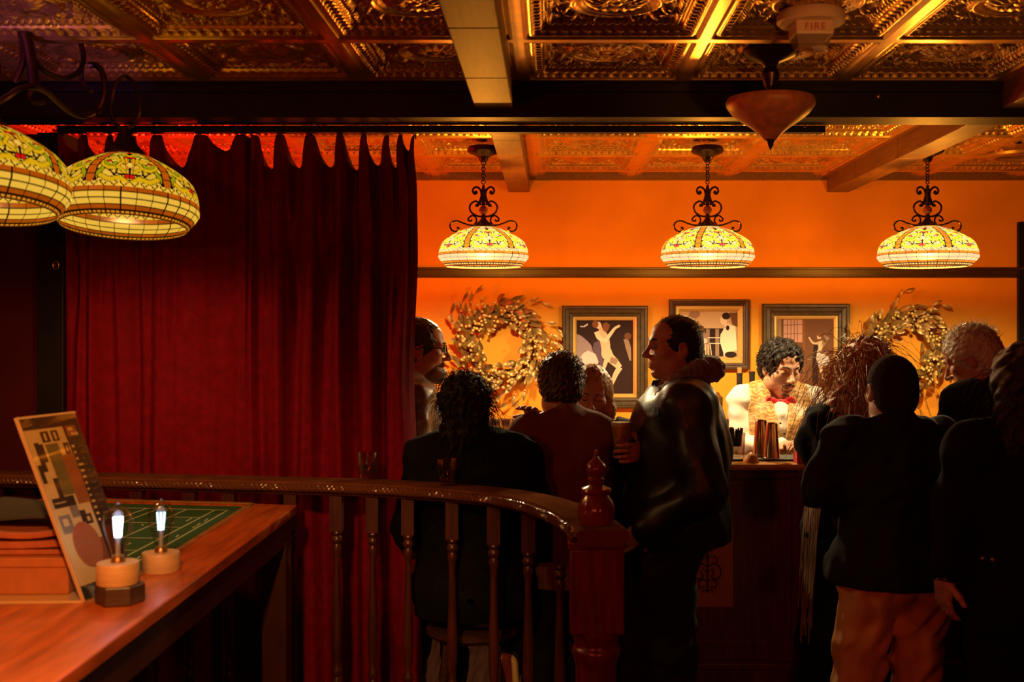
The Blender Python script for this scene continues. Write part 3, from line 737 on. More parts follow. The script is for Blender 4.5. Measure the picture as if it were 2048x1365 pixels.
# ------------------------------------------------------------------ water glasses standing on the handrail
M_gl = thin_glass('clear_glass', (.93, .9, .85), .16, .03)
M_water = thin_glass('water', (.55, .45, .4), .05, .02)
def tumbler(x, y, d, lab):
    o = empty('water_glass', P(x, y, d), label=lab, cat='glass', group='tumblers on the handrail')
    o.location.z = ZR + .0012; H = 53 / F * d
    fac = lambda r, z, a: r * (1 + .05 * math.cos(a * 10) * (1 if z > .006 else 0))
    MB().lathe([(.001, .0), (.024, .0), (.026, .004), (.031, H * .5), (.036, H), (.0335, H), (.029, H * .5), (.0235, .016), (.001, .014)], 40, flute=fac, cap=False).build('tumbler', M_gl, o)
    MB().lathe([(.001, .0165), (.0225, .0165), (.0285, H * .5), (.0286, H * .52), (.001, H * .52)], 30, flute=fac, cap=False).build('water', M_water, o)
    return o
tumbler(895, 975, 3.745, 'clear glass of water on the handrail in front of the person in the black sweater')
tumbler(735, 960, 3.90, 'clear tumbler on the handrail in front of the red curtain')

# ================================================================== GAME TABLE
ZT = 1.05
def on_t(x, y): d = (EYE - ZT) * F / (y - 650); return PX(x, d), d
tb = empty('game_table', (-1.3, 2.6, 0), label='tall polished reddish wood gaming table with a green felt layout', cat='table')
TB = Vector(tb.location)
corner = on_t(594, 1011); farl = on_t(102, 991)
outer = [(-.822, .75), (corner[0], corner[1]), (farl[0], farl[1] - .02), (-1.86, .75)]
outer = [(x - TB.x, y - TB.y) for x, y in outer]
ins = lambda px_: (on_t(*px_)[0] - TB.x, on_t(*px_)[1] - TB.y)
fo_ = [(-.990 - TB.x, 2.64 - TB.y), ins((500, 1008)), ins((205, 1001)), (-1.72 - TB.x, 2.64 - TB.y)]
def ringtop(o_, i_, z, th):
    vs = [(x, y, z) for x, y in o_] + [(x, y, z) for x, y in i_] + [(x, y, z - th) for x, y in o_] + [(x, y, z - .012) for x, y in i_]
    fs = []
    for k in range(4):
        l = (k + 1) % 4; fs += [(k, l, 4 + l, 4 + k), (k + 8, l + 8, l, k), (4 + k, 4 + l, 12 + l, 12 + k)]
    return vs, fs
vs, fs = ringtop(outer, fo_, ZT, .028)
MB()._add(vs, fs).build('tabletop', M_table, tb, smooth=False, bevel=.004)
inb = [((x - sum(a for a, _ in outer) / 4) * .965 + sum(a for a, _ in outer) / 4, (y - sum(b for _, b in outer) / 4) * .985 + sum(b for _, b in outer) / 4) for x, y in outer]
outer2 = [(x + (.004 if x > 0 else -.004), y) for x, y in inb]
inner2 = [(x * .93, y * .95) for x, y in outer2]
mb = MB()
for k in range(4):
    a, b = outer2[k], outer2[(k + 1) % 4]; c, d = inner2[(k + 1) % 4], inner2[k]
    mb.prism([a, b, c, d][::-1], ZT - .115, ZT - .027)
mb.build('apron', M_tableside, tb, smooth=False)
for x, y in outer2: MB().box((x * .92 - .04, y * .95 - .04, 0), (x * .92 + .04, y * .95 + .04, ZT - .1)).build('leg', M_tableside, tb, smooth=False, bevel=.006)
# felt with printed layout
M_felt = mat('green_felt', (.016, .075, .022), .95, var=.2, vscale=60); M_line = mat('pale_print', (.42, .46, .33), .9)
x0, y0 = fo_[0]; x1, y1 = fo_[1]; x2, y2 = fo_[2]; x3, y3 = fo_[3]
def fu(u, v): # u 0 right..1 left, v 0 near..1 far
    ax, ay = x0 + (x1 - x0) * v, y0 + (y1 - y0) * v; bx_, by_ = x3 + (x2 - x3) * v, y3 + (y2 - y3) * v
    return ax + (bx_ - ax) * u, ay + (by_ - ay) * u
mb = MB(); zf = ZT - .010
q = [fu(0, 0), fu(0, 1), fu(1, 1), fu(1, 0)]; mb.prism(q[::-1], zf - .012, zf, 0)
def line(u0, v0, u1, v1, w=.006):
    a = Vector((*fu(u0, v0), 0)); b = Vector((*fu(u1, v1), 0)); t = (b - a).normalized() * w * .5; nn = Vector((-t.y, t.x, 0))
    mb.prism([(p.x, p.y) for p in (a - nn, b - nn, b + nn, a + nn)], zf, zf + .0006, 1)
for u in (.10, .18, .36, .54, .62, .80): line(u, .05, u, .93)
for v in (.05, .93): line(.10, v, .80, v)
for v in (.20, .35, .5, .65, .8): line(.18, v, .36, v, .004)
for v in (.27, .49, .71): line(.54, v, .62, v, .004); line(.36, v, .54, v, .004)
rg = random.Random(4)
for k in range(34):
    u = rg.choice((.12, .14, .22, .27, .40, .46, .57, .68, .73)); v = rg.uniform(.08, .88); line(u, v, u + rg.uniform(.0, .012), v + rg.uniform(.015, .05), .005)
mb.build('felt_layout', [M_felt, M_line], tb, smooth=False)
mb = MB()
for k in range(4):
    a, b = Vector((*fo_[k], 0)), Vector((*fo_[(k + 1) % 4], 0)); t = (b - a).normalized() * .016; nn = Vector((-t.y, t.x, 0))
    mb.prism([(p.x, p.y) for p in (a + nn * .2, b + nn * .2, b - nn, a - nn)], ZT - .002, ZT + .002)
mb.build('inlay_border', mat('light_inlay', (.36, .16, .05), .35, var=.3, vscale=20), tb, smooth=False)

# ------------------------------------------------------------------ bulb lamps on the table
M_lw = mat('pale_turned_wood', (.58, .32, .14), .55, var=.15, vscale=18, stretch=(1, 1, 6))
M_bg = thin_glass('bulb_glass', (.95, .93, .9), .05, .02)
M_fil = emis('led_filament', (.50, .72, 1.0), 26); M_fil2 = emis('led_filament_weak', (.45, .68, 1.), 5)
def bulb_lamp(x, y, d, zbase, strong, lab):
    o = empty('bulb_lamp', (PX(x, d), d, zbase), label=lab, cat='table lamp', group='edison bulb lamps on the table')
    MB().lathe([(.0, 0), (.043, 0), (.0445, .003), (.0445, .043), (.043, .046), (.0, .046)], 40, cap=False).build('base', M_lw, o)
    MB().lathe([(.015, .046), (.015, .052), (.013, .056), (.013, .060)], 20).build('socket', M_brass, o)
    MB().lathe([(.013, .056), (.016, .070), (.022, .092), (.029, .115), (.0315, .132), (.0295, .147), (.022, .158), (.013, .165), (.006, .170), (.003, .176), (.0005, .177)], 32, cap=False).build('bulb', M_bg, o)
    mb = MB()
    for k in range(4):
        a = k * PI / 2 + .4; mb.tube([(.0055 * math.cos(a), .0055 * math.sin(a), .100), (.0085 * math.cos(a), .0085 * math.sin(a), .143)], .0021, 6)
    mb.build('filament', M_fil if strong else M_fil2, o)
    MB().lathe([(.006, .058), (.005, .085), (.003, .097), (.008, .100), (.002, .102), (.002, .143), (.010, .146), (.012, .150), (.006, .156), (.002, .158)], 12).build('glass_mount', thin_glass('milky_glass', (.8, .9, 1), .3, .1, .25), o)
    point('bulb_lamp_light', (PX(x, d), d, zbase + .125), (.62, .8, 1.), .06 if strong else .025, .012)
    return o
da = 2.43; db = (EYE - ZT) * F / (1143 - 650)
hx = empty('hexagonal_block', (PX(240, da), da, ZT + .0003), rz=.25, label='dark hexagonal wooden block under the nearer bulb lamp', cat='block')
MB().prism([(.052 * math.cos(k * PI / 3), .052 * math.sin(k * PI / 3)) for k in range(6)], 0, .041).build('block', M_darkwood, hx, smooth=False, bevel=.003)
bulb_lamp(236, 1189, da, ZT + .0415, True, 'bright glowing clear bulb lamp on a pale round base standing on a dark hexagonal block')
bulb_lamp(322, 1143, db, ZT + .0005, False, 'clear bulb lamp on a pale round base standing directly on the tabletop')

# ------------------------------------------------------------------ slanted acrylic sign
A = Vector((*on_t(168, 1208), ZT + .004)); Bt = P(33, 838, 2.40); Dt = P(148, 825, 2.575); 
up = Bt - A; wd = Dt - Bt; nn = wd.cross(up).normalized()
if nn.x < 0: nn = -nn
sg = empty('menu_sign', A, label='slanted clear acrylic stand holding a printed menu sheet at the left of the table', cat='sign')
def sp(u, v, o=0.): return wd * u + up * v + nn * o
def slab(mb, u0, v0, u1, v1, o0, o1, mi=0):
    vs = [sp(u, v, o) for o in (o0, o1) for u, v in ((u0, v0), (u1, v0), (u1, v1), (u0, v1))]
    mb._add(vs, [(0, 1, 2, 3), (7, 6, 5, 4), (0, 4, 5, 1), (1, 5, 6, 2), (2, 6, 7, 3), (3, 7, 4, 0)], mi); return mb
M_acr = thin_glass('acrylic', (.97, .95, .92), .02, .03); M_acre = mat('acrylic_edge', (.55, .33, .16), .25, coat=.5, spec=.8)
slab(MB(), 0, 0, 1, 1, .0012, .003).build('front_sheet', M_acr, sg, smooth=False)
mb = slab(MB(), -.018, 0, 0, 1.004, -.004, .004); slab(mb, 0, .992, 1, 1.004, -.003, .004)
mb.build('edge', M_acre, sg, smooth=False)
ft = MB(); a0 = Vector((0, 0, -.0035)); a1 = a0 + Vector((wd.x, wd.y, 0)); back = Vector((-.34, -.012, 0))
ft._add([a0, a1, a1 + back, a0 + back] + [p + Vector((0, 0, .006)) for p in (a0, a1, a1 + back, a0 + back)], [(3, 2, 1, 0), (4, 5, 6, 7), (0, 1, 5, 4), (1, 2, 6, 5), (2, 3, 7, 6), (3, 0, 4, 7)])
ft.build('foot', M_acre, sg, smooth=False)
pm = [mat('print_black', (.022, .012, .01), .5), mat('print_cream', (.92, .64, .26), .5), mat('print_olive', (.19, .17, .05), .5), mat('print_orange', (.42, .13, .03), .5),
      mat('print_brown', (.34, .09, .03), .5), mat('print_grey', (.30, .26, .20), .5)]
pr_ = MB(); K = [0.]
def blk(u0, v0, u1, v1, mi): # v counted from the top
    K[0] += .00002; slab(pr_, u0, 1 - v1, u1, 1 - v0, -.0005 , .0002 + K[0], mi)
blk(0, 0, 1, 1, 0); blk(.03, .07, .70, .92, 1); blk(.28, .085, .42, .145, 0); blk(.33, .095, .37, .135, 1); blk(.46, .085, .58, .145, 0); blk(.50, .095, .54, .135, 1)
blk(.12, .14, .2, .30, 0); blk(.16, .15, .26, .25, 0); blk(.60, .16, .69, .225, 0); blk(.635, .175, .655, .21, 1)
blk(.30, .155, .52, .44, 2); blk(.50, .225, .72, .50, 3); blk(.05, .26, .12, .36, 0); blk(.22, .34, .30, .46, 0); blk(.08, .445, .46, .50, 0); blk(.10, .47, .30, .475, 1)
blk(.32, .50, .46, .565, 5); blk(.08, .54, .28, .64, 5); blk(.13, .56, .22, .60, 1); blk(.46, .535, .56, .60, 0); blk(.5, .56, .64, .615, 0); blk(.55, .575, .6, .60, 1)
blk(.03, .76, .12, .90, 1); blk(.5, .70, .70, .92, 4); blk(.74, .07, .92, .13, 3); blk(.77, .08, .86, .10, 1); blk(.80, .11, .93, .125, 1)
rg = random.Random(8)
for k in range(13):
    v = .18 + k * .035
    blk(.74, v, .74 + rg.uniform(.03, .09), v + .012, 1); blk(.86, v + .008, .86 + rg.uniform(.03, .1), v + .011, 5)
el = [(.40 + .235 * math.cos(t), .72 + .125 * math.sin(t)) for t in np.linspace(0, 2 * PI, 36, endpoint=False)]
K[0] += .00003; pr_._add([sp(u, 1 - v, .0004 + K[0]) for u, v in el], [tuple(range(36))], 4)
K[0] += .0001; blk(.30, .67, .36, .685, 1); blk(.27, .695, .33, .71, 1); blk(.38, .735, .56, .739, 5); blk(.38, .755, .54, .759, 5); blk(.36, .715, .52, .719, 5)
pr_.build('print', pm, sg, smooth=False)

# ------------------------------------------------------------------ box, folders and cloth at the left
M_box = mat('orange_card', (.40, .11, .028), .6, var=.15, vscale=30); M_lea = mat('red_leather', (.38, .09, .035), .4, var=.25, vscale=25, bump=.3, bscale=200)
db2 = (EYE - ZT) * F / (1196 - 650)
bxo = empty('storage_box', (PX(137, db2), db2, ZT + .0068), rz=.03, label='flat orange-brown box lying on the table behind the acrylic sign', cat='box')
MB().box((-.42, 0, 0), (0, .26, .068)).build('body', M_box, bxo, smooth=False, bevel=.003); MB().box((-.425, -.004, .060), (.004, .264, .082)).build('lid', M_box, bxo, smooth=False, bevel=.003)
zz = ZT + .0895
def folder(lab, x1, z, th, wob, tone):
    o = empty('leather_folder', (x1, db2 + .02, z), rz=.04, label=lab, cat='folder', group='leather folders on the box')
    n = 24; vs = []; fs = []
    for j in range(n):
        u = j / (n - 1); x = -.36 + .36 * u; dz = wob * (.5 + .5 * math.sin(u * 9 + th * 300)) * u
        for (y, zf2) in ((0, 0), (0, th), (.2, th), (.2, 0)): vs.append((x, y, dz + zf2))
    for j in range(n - 1):
        for k in range(4): fs.append((j * 4 + k, j * 4 + (k + 1) % 4, j * 4 + 4 + (k + 1) % 4, j * 4 + 4 + k))
    fs += [(0, 1, 2, 3), tuple(range(4 * n - 4, 4 * n))[::-1]]
    MB()._add(vs, fs).build('cover', M_lea, o, sharp=60, bevel=.003); return o
folder('bottom leather folder of the pile, lying flat on the orange box', PX(128, db2) , zz, .012, .0, 0)
folder('middle leather folder of the pile on the orange box', PX(122, db2), zz + .0135, .016, .004, 1)
folder('topmost leather folder of the pile, with a wavy edge, under the black cloth', PX(118, db2), zz + .035, .014, .012, 2)
cl = MB(); n = 26
vs = []; fs = []
rgn = np.random.RandomState(2)
for i in range(n):
    for j in range(n):
        u, v = i / (n - 1), j / (n - 1); r = max(abs(u - .5), abs(v - .5)) * 2
        vs.append((-.30 * u, .18 * v, .012 + .030 * (1 - r ** 2) + .007 * math.sin(7 * u + 4 * v) * (1 - r * .5)))
for i in range(n - 1):
    for j in range(n - 1): fs.append((i * n + j, i * n + j + 1, (i + 1) * n + j + 1, (i + 1) * n + j))
co_ = cl._add(vs, fs).build('folded_cloth', mat('black_cloth', (.03, .022, .02), .9, bump=.3, bscale=300)); co_.location = (PX(122, db2), db2 + .05, zz + .0625)
tag(co_, 'crumpled black cloth lying on top of the leather folders', 'cloth'); sd = co_.modifiers.new('thick', 'SOLIDIFY'); sd.thickness = .004
# ================================================================== BAR
DB = 4.53; ZB = PZ(928, DB)
bar = empty('bar_counter', (1.2, 4.65, 0), label='long dark panelled bar with a varnished light wood top', cat='bar counter')
BL = Vector(bar.location); X0, X1 = .02, 3.2
mb = MB().box((X0 - BL.x, DB - BL.y, ZB - .030), (X1 - BL.x, 4.80 - BL.y, ZB))
mb.build('countertop', M_barwood, bar, smooth=False, bevel=.014)
YF = 4.68
mb = MB().box((X0 + .05 - BL.x, YF - BL.y, .10), (X1 - BL.x, 4.78 - BL.y, ZB - .03))
mb.box((X0 + .04 - BL.x, YF - .030 - BL.y, ZB - .075), (X1 - BL.x, YF - BL.y, ZB - .03)).box((X0 + .04 - BL.x, YF - .045 - BL.y, ZB - .052), (X1 - BL.x, YF - BL.y, ZB - .03)).box((X0 + .04 - BL.x, YF - .014 - BL.y, ZB - .11), (X1 - BL.x, YF - BL.y, ZB - .085))
x = PX(1262, YF)
for k, (a, b) in enumerate([(.1, PX(1250, YF)), (PX(1265, YF), PX(1545, YF)), (PX(1575, YF), PX(1860, YF)), (PX(1890, YF), 3.15)]):
    pass
for xs in (PX(1257, YF), PX(1562, YF), PX(1876, YF), PX(2190, YF)):
    mb.box((xs - .04 - BL.x, YF - .018 - BL.y, .26), (xs + .04 - BL.x, YF - BL.y, ZB - .085))
mb.box((X0 + .04 - BL.x, YF - .016 - BL.y, .26), (X1 - BL.x, YF - BL.y, .34))
M_barfront = mat('bar_front_wood', (.22, .075, .03), .4, var=.4, vscale=6, stretch=(10, 10, 1), bump=.08, bscale=40)
mb.build('front_panel', M_barfront, bar, smooth=False, bevel=.004)
mb = MB().box((X0 + .02 - BL.x, YF - .05 - BL.y, 0), (X1 - BL.x, YF + .02 - BL.y, .235)); mb.box((X0 + .02 - BL.x, YF - .075 - BL.y, .235), (X1 - BL.x, YF + .02 - BL.y, .262))
mb.build('plinth', M_barfront, bar, smooth=False, bevel=.006)
MB().box((X0 + .1 - BL.x, 4.78 - BL.y, .86), (X1 - BL.x, 5.02 - BL.y, .90)).box((X0 + .1 - BL.x, 4.79 - BL.y, 0), (X1 - BL.x, 4.99 - BL.y, .86)).build('work_shelf', M_darkwood, bar, smooth=False, bevel=.004)
# poster with ornament hung on the bar front
po = empty('bar_poster', P(1423, 1128, YF - .006), label='reddish card with a dark ornate crest hung on the bar front beside the leather jacket', cat='poster')
PL = Vector(po.location)
def pl(x, y, d=YF - .008): return P(x, y, d) - PL
a = pl(1376, 1215); b = pl(1466, 1043)
MB().box((a.x, 0, a.z), (b.x, .004, b.z)).build('card', mat('card_tan', (.80, .30, .13), .7, var=.15, vscale=12), po, smooth=False)
mb = MB()
def orn(pts, r=.0026, both=True):
    for sg_ in ((1, -1) if both else (1,)):
        mb.tube([Vector((p.x, -.0012, p.z)) for p in spline([pl(1415 + sg_ * (x - 1415), y) for x, y in pts], 5)], r, 5)
orn([(1415, 1085), (1415, 1185)], .004, False); orn([(1404, 1102), (1426, 1102)], .004, False); orn([(1411, 1092), (1415, 1084), (1419, 1092)], .004, False)
orn([(1415, 1118), (1424, 1112), (1434, 1118), (1432, 1127), (1424, 1126)]); orn([(1415, 1135), (1428, 1128), (1440, 1136), (1441, 1152), (1432, 1160), (1424, 1154), (1428, 1146)], .0034)
orn([(1415, 1146), (1424, 1140), (1430, 1146)]); orn([(1415, 1165), (1424, 1160), (1434, 1166), (1430, 1176), (1420, 1174)], .003); orn([(1415, 1186), (1422, 1180), (1426, 1186)])
mb.build('crest', mat('crest_ink', (.10, .03, .015), .7), po)
# ------------------------------------------------------------------ things on the bar
zt = ZB + .0005
def on_bar(x, d): return Vector((PX(x, d), d, zt))
mt = MB().box((0, 0, 0), (PX(1622, 4.66) - PX(1448, 4.66), .16, .008)).build('bar_mat', mat('green_black_rubber', (.012, .022, .012), .6, bump=.4, bscale=300), smooth=False, bevel=.003)
mt.location = (PX(1448, 4.66), 4.61, zt); tag(mt, 'dark rubber bar mat lying on the bar in front of the bartender', 'bar mat')
M_steel = mat('polished_steel', (.62, .47, .36), .12, 1.0)
def tin(x, d, h, r0, r1, lab):
    o = empty('shaker_tin', (PX(x, d), d, zt + .0085), label=lab, cat='shaker', group='shaker tins on the bar mat')
    MB().lathe([(.0, h - .004), (r1 * .8, h - .004), (r1 * .9, h), (r1, h - .003), (r0, .004), (r0 * 1.03, .002), (r0 * 1.03, 0), (r0, 0)], 40, cap=False).build('cup', M_steel, o)
    MB().tube([(r0 * 1.02 * math.cos(t), r0 * 1.02 * math.sin(t), .003) for t in np.linspace(0, 2 * PI, 40, endpoint=False)], .0016, 6, closed=True).build('rim', M_steel, o)
tin(1543, 4.645, .145, .0335, .0235, 'upturned steel shaker tin, the right one of the pair before the bartender')
tin(1522, 4.712, .152, .0335, .0235, 'upturned steel shaker tin, the left one of the pair beside the straw glass')
# citrus
lm = empty('citrus_half', on_bar(1502, 4.575), label='orange citrus half lying cut side down on the bar left of the shaker tins', cat='citrus')
MB().lathe([(.031, .0), (.032, .003), (.030, .014), (.022, .028), (.012, .036), (.004, .040), (.0, .041)], 24, cap=False).build('peel', mat('orange_peel', (.62, .27, .04), .45, bump=.4, bscale=220), lm)
MB().lathe([(.0, .0), (.031, .0), (.0315, .002)], 24, cap=False).build('flesh', mat('citrus_flesh', (.75, .42, .1), .5), lm)
# glass of black straws
sgx = empty('straw_glass', on_bar(1472, 4.64), label='ribbed glass packed with short black straws on the bar', cat='glass')
sgx.location.z = zt + .0085
fac = lambda r, z, a: r * (1 + .03 * math.cos(a * 16) * (1 if .008 < z < .075 else 0))
MB().lathe([(.0, 0), (.033, 0), (.034, .004), (.036, .05), (.039, .105), (.0365, .105), (.033, .05), (.030, .012), (.0, .012)], 64, flute=fac, cap=False).build('tumbler', M_gl, sgx)
mb = MB(); rg = random.Random(6)
for k in range(34):
    a = rg.uniform(0, 6.28); r = .029 * math.sqrt(rg.random()); t = rg.uniform(.0, .006)
    mb.tube([(r * .8 * math.cos(a), r * .8 * math.sin(a), .05), ((r + t) * math.cos(a), (r + t) * math.sin(a), .118 + rg.uniform(-.006, .01))], .0034, 6)
mb.build('straws', mat('black_plastic', (.012, .012, .013), .3), sgx)['kind'] = 'stuff'
g2 = empty('cocktail_glass', on_bar(1446, 4.735), label='clear ribbed glass on the bar, half hidden by the leather jacket', cat='glass'); g2.location.z = zt + .0085
MB().lathe([(.0, 0), (.03, 0), (.032, .004), (.036, .05), (.040, .118), (.0375, .118), (.034, .05), (.028, .012), (.0, .012)], 64, flute=fac, cap=False).build('tumbler', M_gl, g2)
MB().lathe([(.0, .013), (.027, .013), (.0335, .05), (.0345, .06), (.0, .06)], 24, cap=False).build('drink', M_water, g2)
# red napkins
nk = MB(); w = PX(1622, 4.6) - PX(1587, 4.6)
nk.box((0, 0, 0), (w + .05, .10, .026)); nk._add([(0, .002, .026), (w + .05, .002, .026), (w + .05, .10, .026), (0, .10, .026), (.004, .05, .085), (.02, .06, .08), (.01, .09, .075)], [(0, 1, 5, 4), (1, 2, 6, 5), (2, 3, 6), (3, 0, 4, 6), (4, 5, 6)])
nko = nk.build('red_napkins', mat('red_cloth', (.55, .012, .015), .8), smooth=False, bevel=.002); nko.location = (PX(1587, 4.6), 4.585, zt + .0085)
nko.location.z = zt; nko.location.y = 4.535; nko.scale = (1, .72, 1)
tag(nko, 'folded bright red napkins on the bar under the hands of the bartender', 'napkin')
# ------------------------------------------------------------------ back counter with bottles
bc = empty('back_counter', (1., 6.15, 0), label='dark wood counter along the orange wall behind the bartender', cat='counter')
ZK = PZ(866, 5.95)
MB().box((-4.3, -.20, ZK - .03), (2.7, .215, ZK)).build('countertop', M_barwood, bc, smooth=False, bevel=.004)
MB().box((-4.28, -.17, 0), (2.68, .21, ZK - .03)).build('cabinet', M_darkwood, bc, smooth=False)
M_bot = mat('dark_bottle_glass', (.012, .012, .006), .06, coat=.8, spec=.8); M_lab = mat('cream_label', (.62, .47, .25), .7); M_gold = mat('cork_pourer', (.55, .25, .07), .4)
def bottle(x, ytop, d, lab, pour):
    H = PZ(ytop, d) - ZK; o = empty('wine_bottle', (PX(x, d), d, ZK + .0005), label=lab, cat='bottle', group='wine bottles on the back counter')
    MB().lathe([(.0, 0), (.037, 0), (.0395, .004), (.0395, H * .50), (.037, H * .60), (.027, H * .69), (.016, H * .77), (.0145, H * .96), (.0165, H * .965), (.0165, H), (.0, H)], 32, cap=False).build('bottle', M_bot, o)
    MB().lathe([(.0398, H * .14), (.0400, H * .142), (.0400, H * .46), (.0398, H * .462)], 32, cap=False).build('label', M_lab, o)
    MB().lathe([(.0155, H * .80), (.0158, H * .965), (.0175, H * .97), (.0172, H + .001), (.0, H + .0012)], 24, cap=False).build('foil', mat('black_foil', (.02, .016, .014), .35), o)
    if pour: MB().lathe([(.0, H + .0013), (.0115, H + .0013), (.0125, H + .03), (.0, H + .031)], 20, cap=False).build('cork', M_gold, o)
bottle(1479, 747, 6.02, 'dark wine bottle with pale label and cork on the counter left of the bartender', True)
bottle(1504, 744, 6.16, 'dark wine bottle just behind the shoulder of the bartender', False)
jr = empty('lidded_jar', (PX(1434, 6.05), 6.05, ZK + .0005), label='silver lidded jar on the back counter behind the leather jacket', cat='jar')
MB().lathe([(.0, 0), (.03, 0), (.031, .005), (.031, .15), (.029, .155)], 24).build('body', M_steel, jr); MB().lathe([(.032, .155), (.032, .18), (.02, .19), (.012, .205), (.0, .21)], 24).build('lid', M_brass, jr)
gl = empty('rocks_glass', (PX(1012, 6.0), 6.0, ZK + .0005), label='short glass on the back counter between the dark sweater and brown jacket', cat='glass')
MB().lathe([(.0, 0), (.03, 0), (.036, .07), (.034, .07), (.028, .008), (.0, .008)], 30, cap=False).build('tumbler', M_gl, gl)

# ================================================================== PICTURES
M_fr = mat('olive_brown_frame', (.085, .048, .014), .42, .25, var=.4, vscale=25, stretch=(1, 1, 1)); M_fr2 = mat('dark_brown_frame', (.09, .038, .014), .4, .2, var=.3, vscale=25); M_lin = mat('gold_liner', (.62, .38, .10), .38, .45)
AC = {k: mat('art_' + k, c, .8, spec=.12) for k, c in dict(cream=(.80, .58, .38), skin=(.72, .44, .27), night=(.035, .016, .014), mauve=(.30, .20, .21), pale=(.60, .48, .44), plum=(.12, .07, .10), brown=(.16, .065, .03), pink=(.52, .26, .19), hair=(.22, .08, .03), taupe=(.30, .18, .12), white=(.85, .70, .50), sand=(.58, .36, .20)).items()}
AK = list(AC); AM = [AC[k] for k in AK]
DW = YB - .012
def picture(x0, x1, y0, y1, wf, wl, lab, art, frame_m):
    S = F / DW; c = Vector((PX((x0 + x1) / 2, DW), YB - .001, PZ((y0 + y1) / 2, DW)))
    o = empty('framed_picture', c, label=lab, cat='picture', group='framed pictures on the orange wall')
    hw, hh = (x1 - x0) / 2 / S, (y1 - y0) / 2 / S; a = wf / S; b = a + wl / S
    mb = MB(); ring_frame(mb, -hw, hw, -hh, hh, [(0, 0), (0, -.032), (.006, -.040), (a * .25, -.040), (a * .34, -.030), (a * .62, -.028), (a * .74, -.036), (a * .92, -.034), (a, -.024), (a, 0)])
    mb.build('frame', frame_m, o, smooth=False)
    mb = MB(); ring_frame(mb, -hw + a, hw - a, -hh + a, hh - a, [(0, -.008), (0, -.024), (wl / S * .5, -.023), (wl / S, -.016), (wl / S, -.008)]); mb.build('liner', M_lin, o, smooth=False)
    mb = MB(); hx_, hz_ = hw - b + .002, hh - b + .002; K = [0]
    def q(px_, py_): v = P(px_, py_, DW) - c; return (max(-hx_, min(hx_, v.x)), max(-hz_, min(hz_, v.z)))
    def poly(pts, k):
        K[0] += 1; n = len(pts); p = [q(*t) for t in pts]; y = -.0085 - K[0] * .00012
        mb._add([(a_, y, b_) for a_, b_ in p], [tuple(range(n))], AK.index(k))
    def ellp(cx, cy, rx, ry, k, rot=0): poly([(cx + rx * math.cos(t) * math.cos(rot) - ry * math.sin(t) * math.sin(rot), cy + rx * math.cos(t) * math.sin(rot) + ry * math.sin(t) * math.cos(rot)) for t in np.linspace(0, 2 * PI, 22, endpoint=False)], k)
    def limb(pts, w, k):   # tapered brush stroke
        p = spline([(a_, b_, 0) for a_, b_ in pts], 5); n = len(p); L_, R_ = [], []
        for i in range(n):
            t = (p[min(i + 1, n - 1)] - p[max(i - 1, 0)]).normalized(); ww = np.interp(i / (n - 1), np.linspace(0, 1, len(w)), w) / 2
            L_.append((p[i].x - t.y * ww, p[i].y + t.x * ww)); R_.append((p[i].x + t.y * ww, p[i].y - t.x * ww))
        for i in range(n - 1): poly([L_[i], L_[i + 1], R_[i + 1], R_[i]], k); K[0] -= 1
        K[0] += 1
    mb._add([(-hx_, -.008, -hz_), (hx_, -.008, -hz_), (hx_, -.008, hz_), (-hx_, -.008, hz_)], [(0, 1, 2, 3)], AK.index(art[0])); art[1](poly, ellp, limb)
    mb.build('artwork', AM, o, smooth=False); return o
def cv(ox, oy, k): return lambda *pts: [(ox + x / k, oy + y / k) for x, y in pts]
def art1(poly, ellp, limb):
    c = cv(1100, 590, 5.686); k = 5.686
    poly(c((300, 445), (345, 460), (385, 490), (430, 530), (470, 575), (480, 620), (500, 660), (555, 690), (555, 780), (300, 780)), 'mauve')
    poly(c((340, 720), (380, 665), (430, 635), (490, 660), (540, 690), (556, 740), (540, 800), (400, 800)), 'pale')
    poly(c((500, 545), (560, 520), (600, 640), (612, 860), (585, 900), (560, 780), (520, 680), (485, 610)), 'plum')
    poly(c((340, 352), (380, 356), (428, 325), (432, 345), (395, 368), (350, 368)), 'pale')
    limb(c((860, 500), (890, 600), (915, 750)), [50 / k, 60 / k, 20 / k], 'taupe'); ellp(*c((885, 470))[0], 40 / k, 40 / k, 'brown')
    limb(c((640, 745), (618, 820), (605, 870)), [50 / k, 38 / k, 26 / k], 'skin')
    limb(c((575, 400), (622, 520), (640, 640), (660, 700)), [95 / k, 110 / k, 100 / k, 130 / k], 'skin'); ellp(*c((645, 665))[0], 62 / k, 75 / k, 'skin')
    limb(c((650, 690), (730, 760), (795, 830)), [110 / k, 90 / k, 62 / k], 'skin'); limb(c((795, 825), (740, 920), (690, 1060)), [64 / k, 56 / k, 28 / k], 'skin'); limb(c((690, 1050), (682, 1085), (680, 1112)), [28 / k, 44 / k, 38 / k], 'skin')
    limb(c((735, 720), (715, 785)), [90 / k, 80 / k], 'taupe')
    limb(c((530, 420), (560, 490), (640, 525)), [60 / k, 50 / k, 44 / k], 'cream'); limb(c((630, 525), (700, 430), (740, 380), (795, 350)), [46 / k, 38 / k, 30 / k, 26 / k], 'cream')
    poly(c((600, 330), (640, 310), (685, 345), (665, 400), (640, 430), (600, 400)), 'hair')
    limb(c((560, 345), (580, 400)), [48 / k, 44 / k], 'skin'); ellp(*c((548, 345))[0], 34 / k, 40 / k, 'cream'); ellp(*c((515, 335))[0], 36 / k, 44 / k, 'hair')
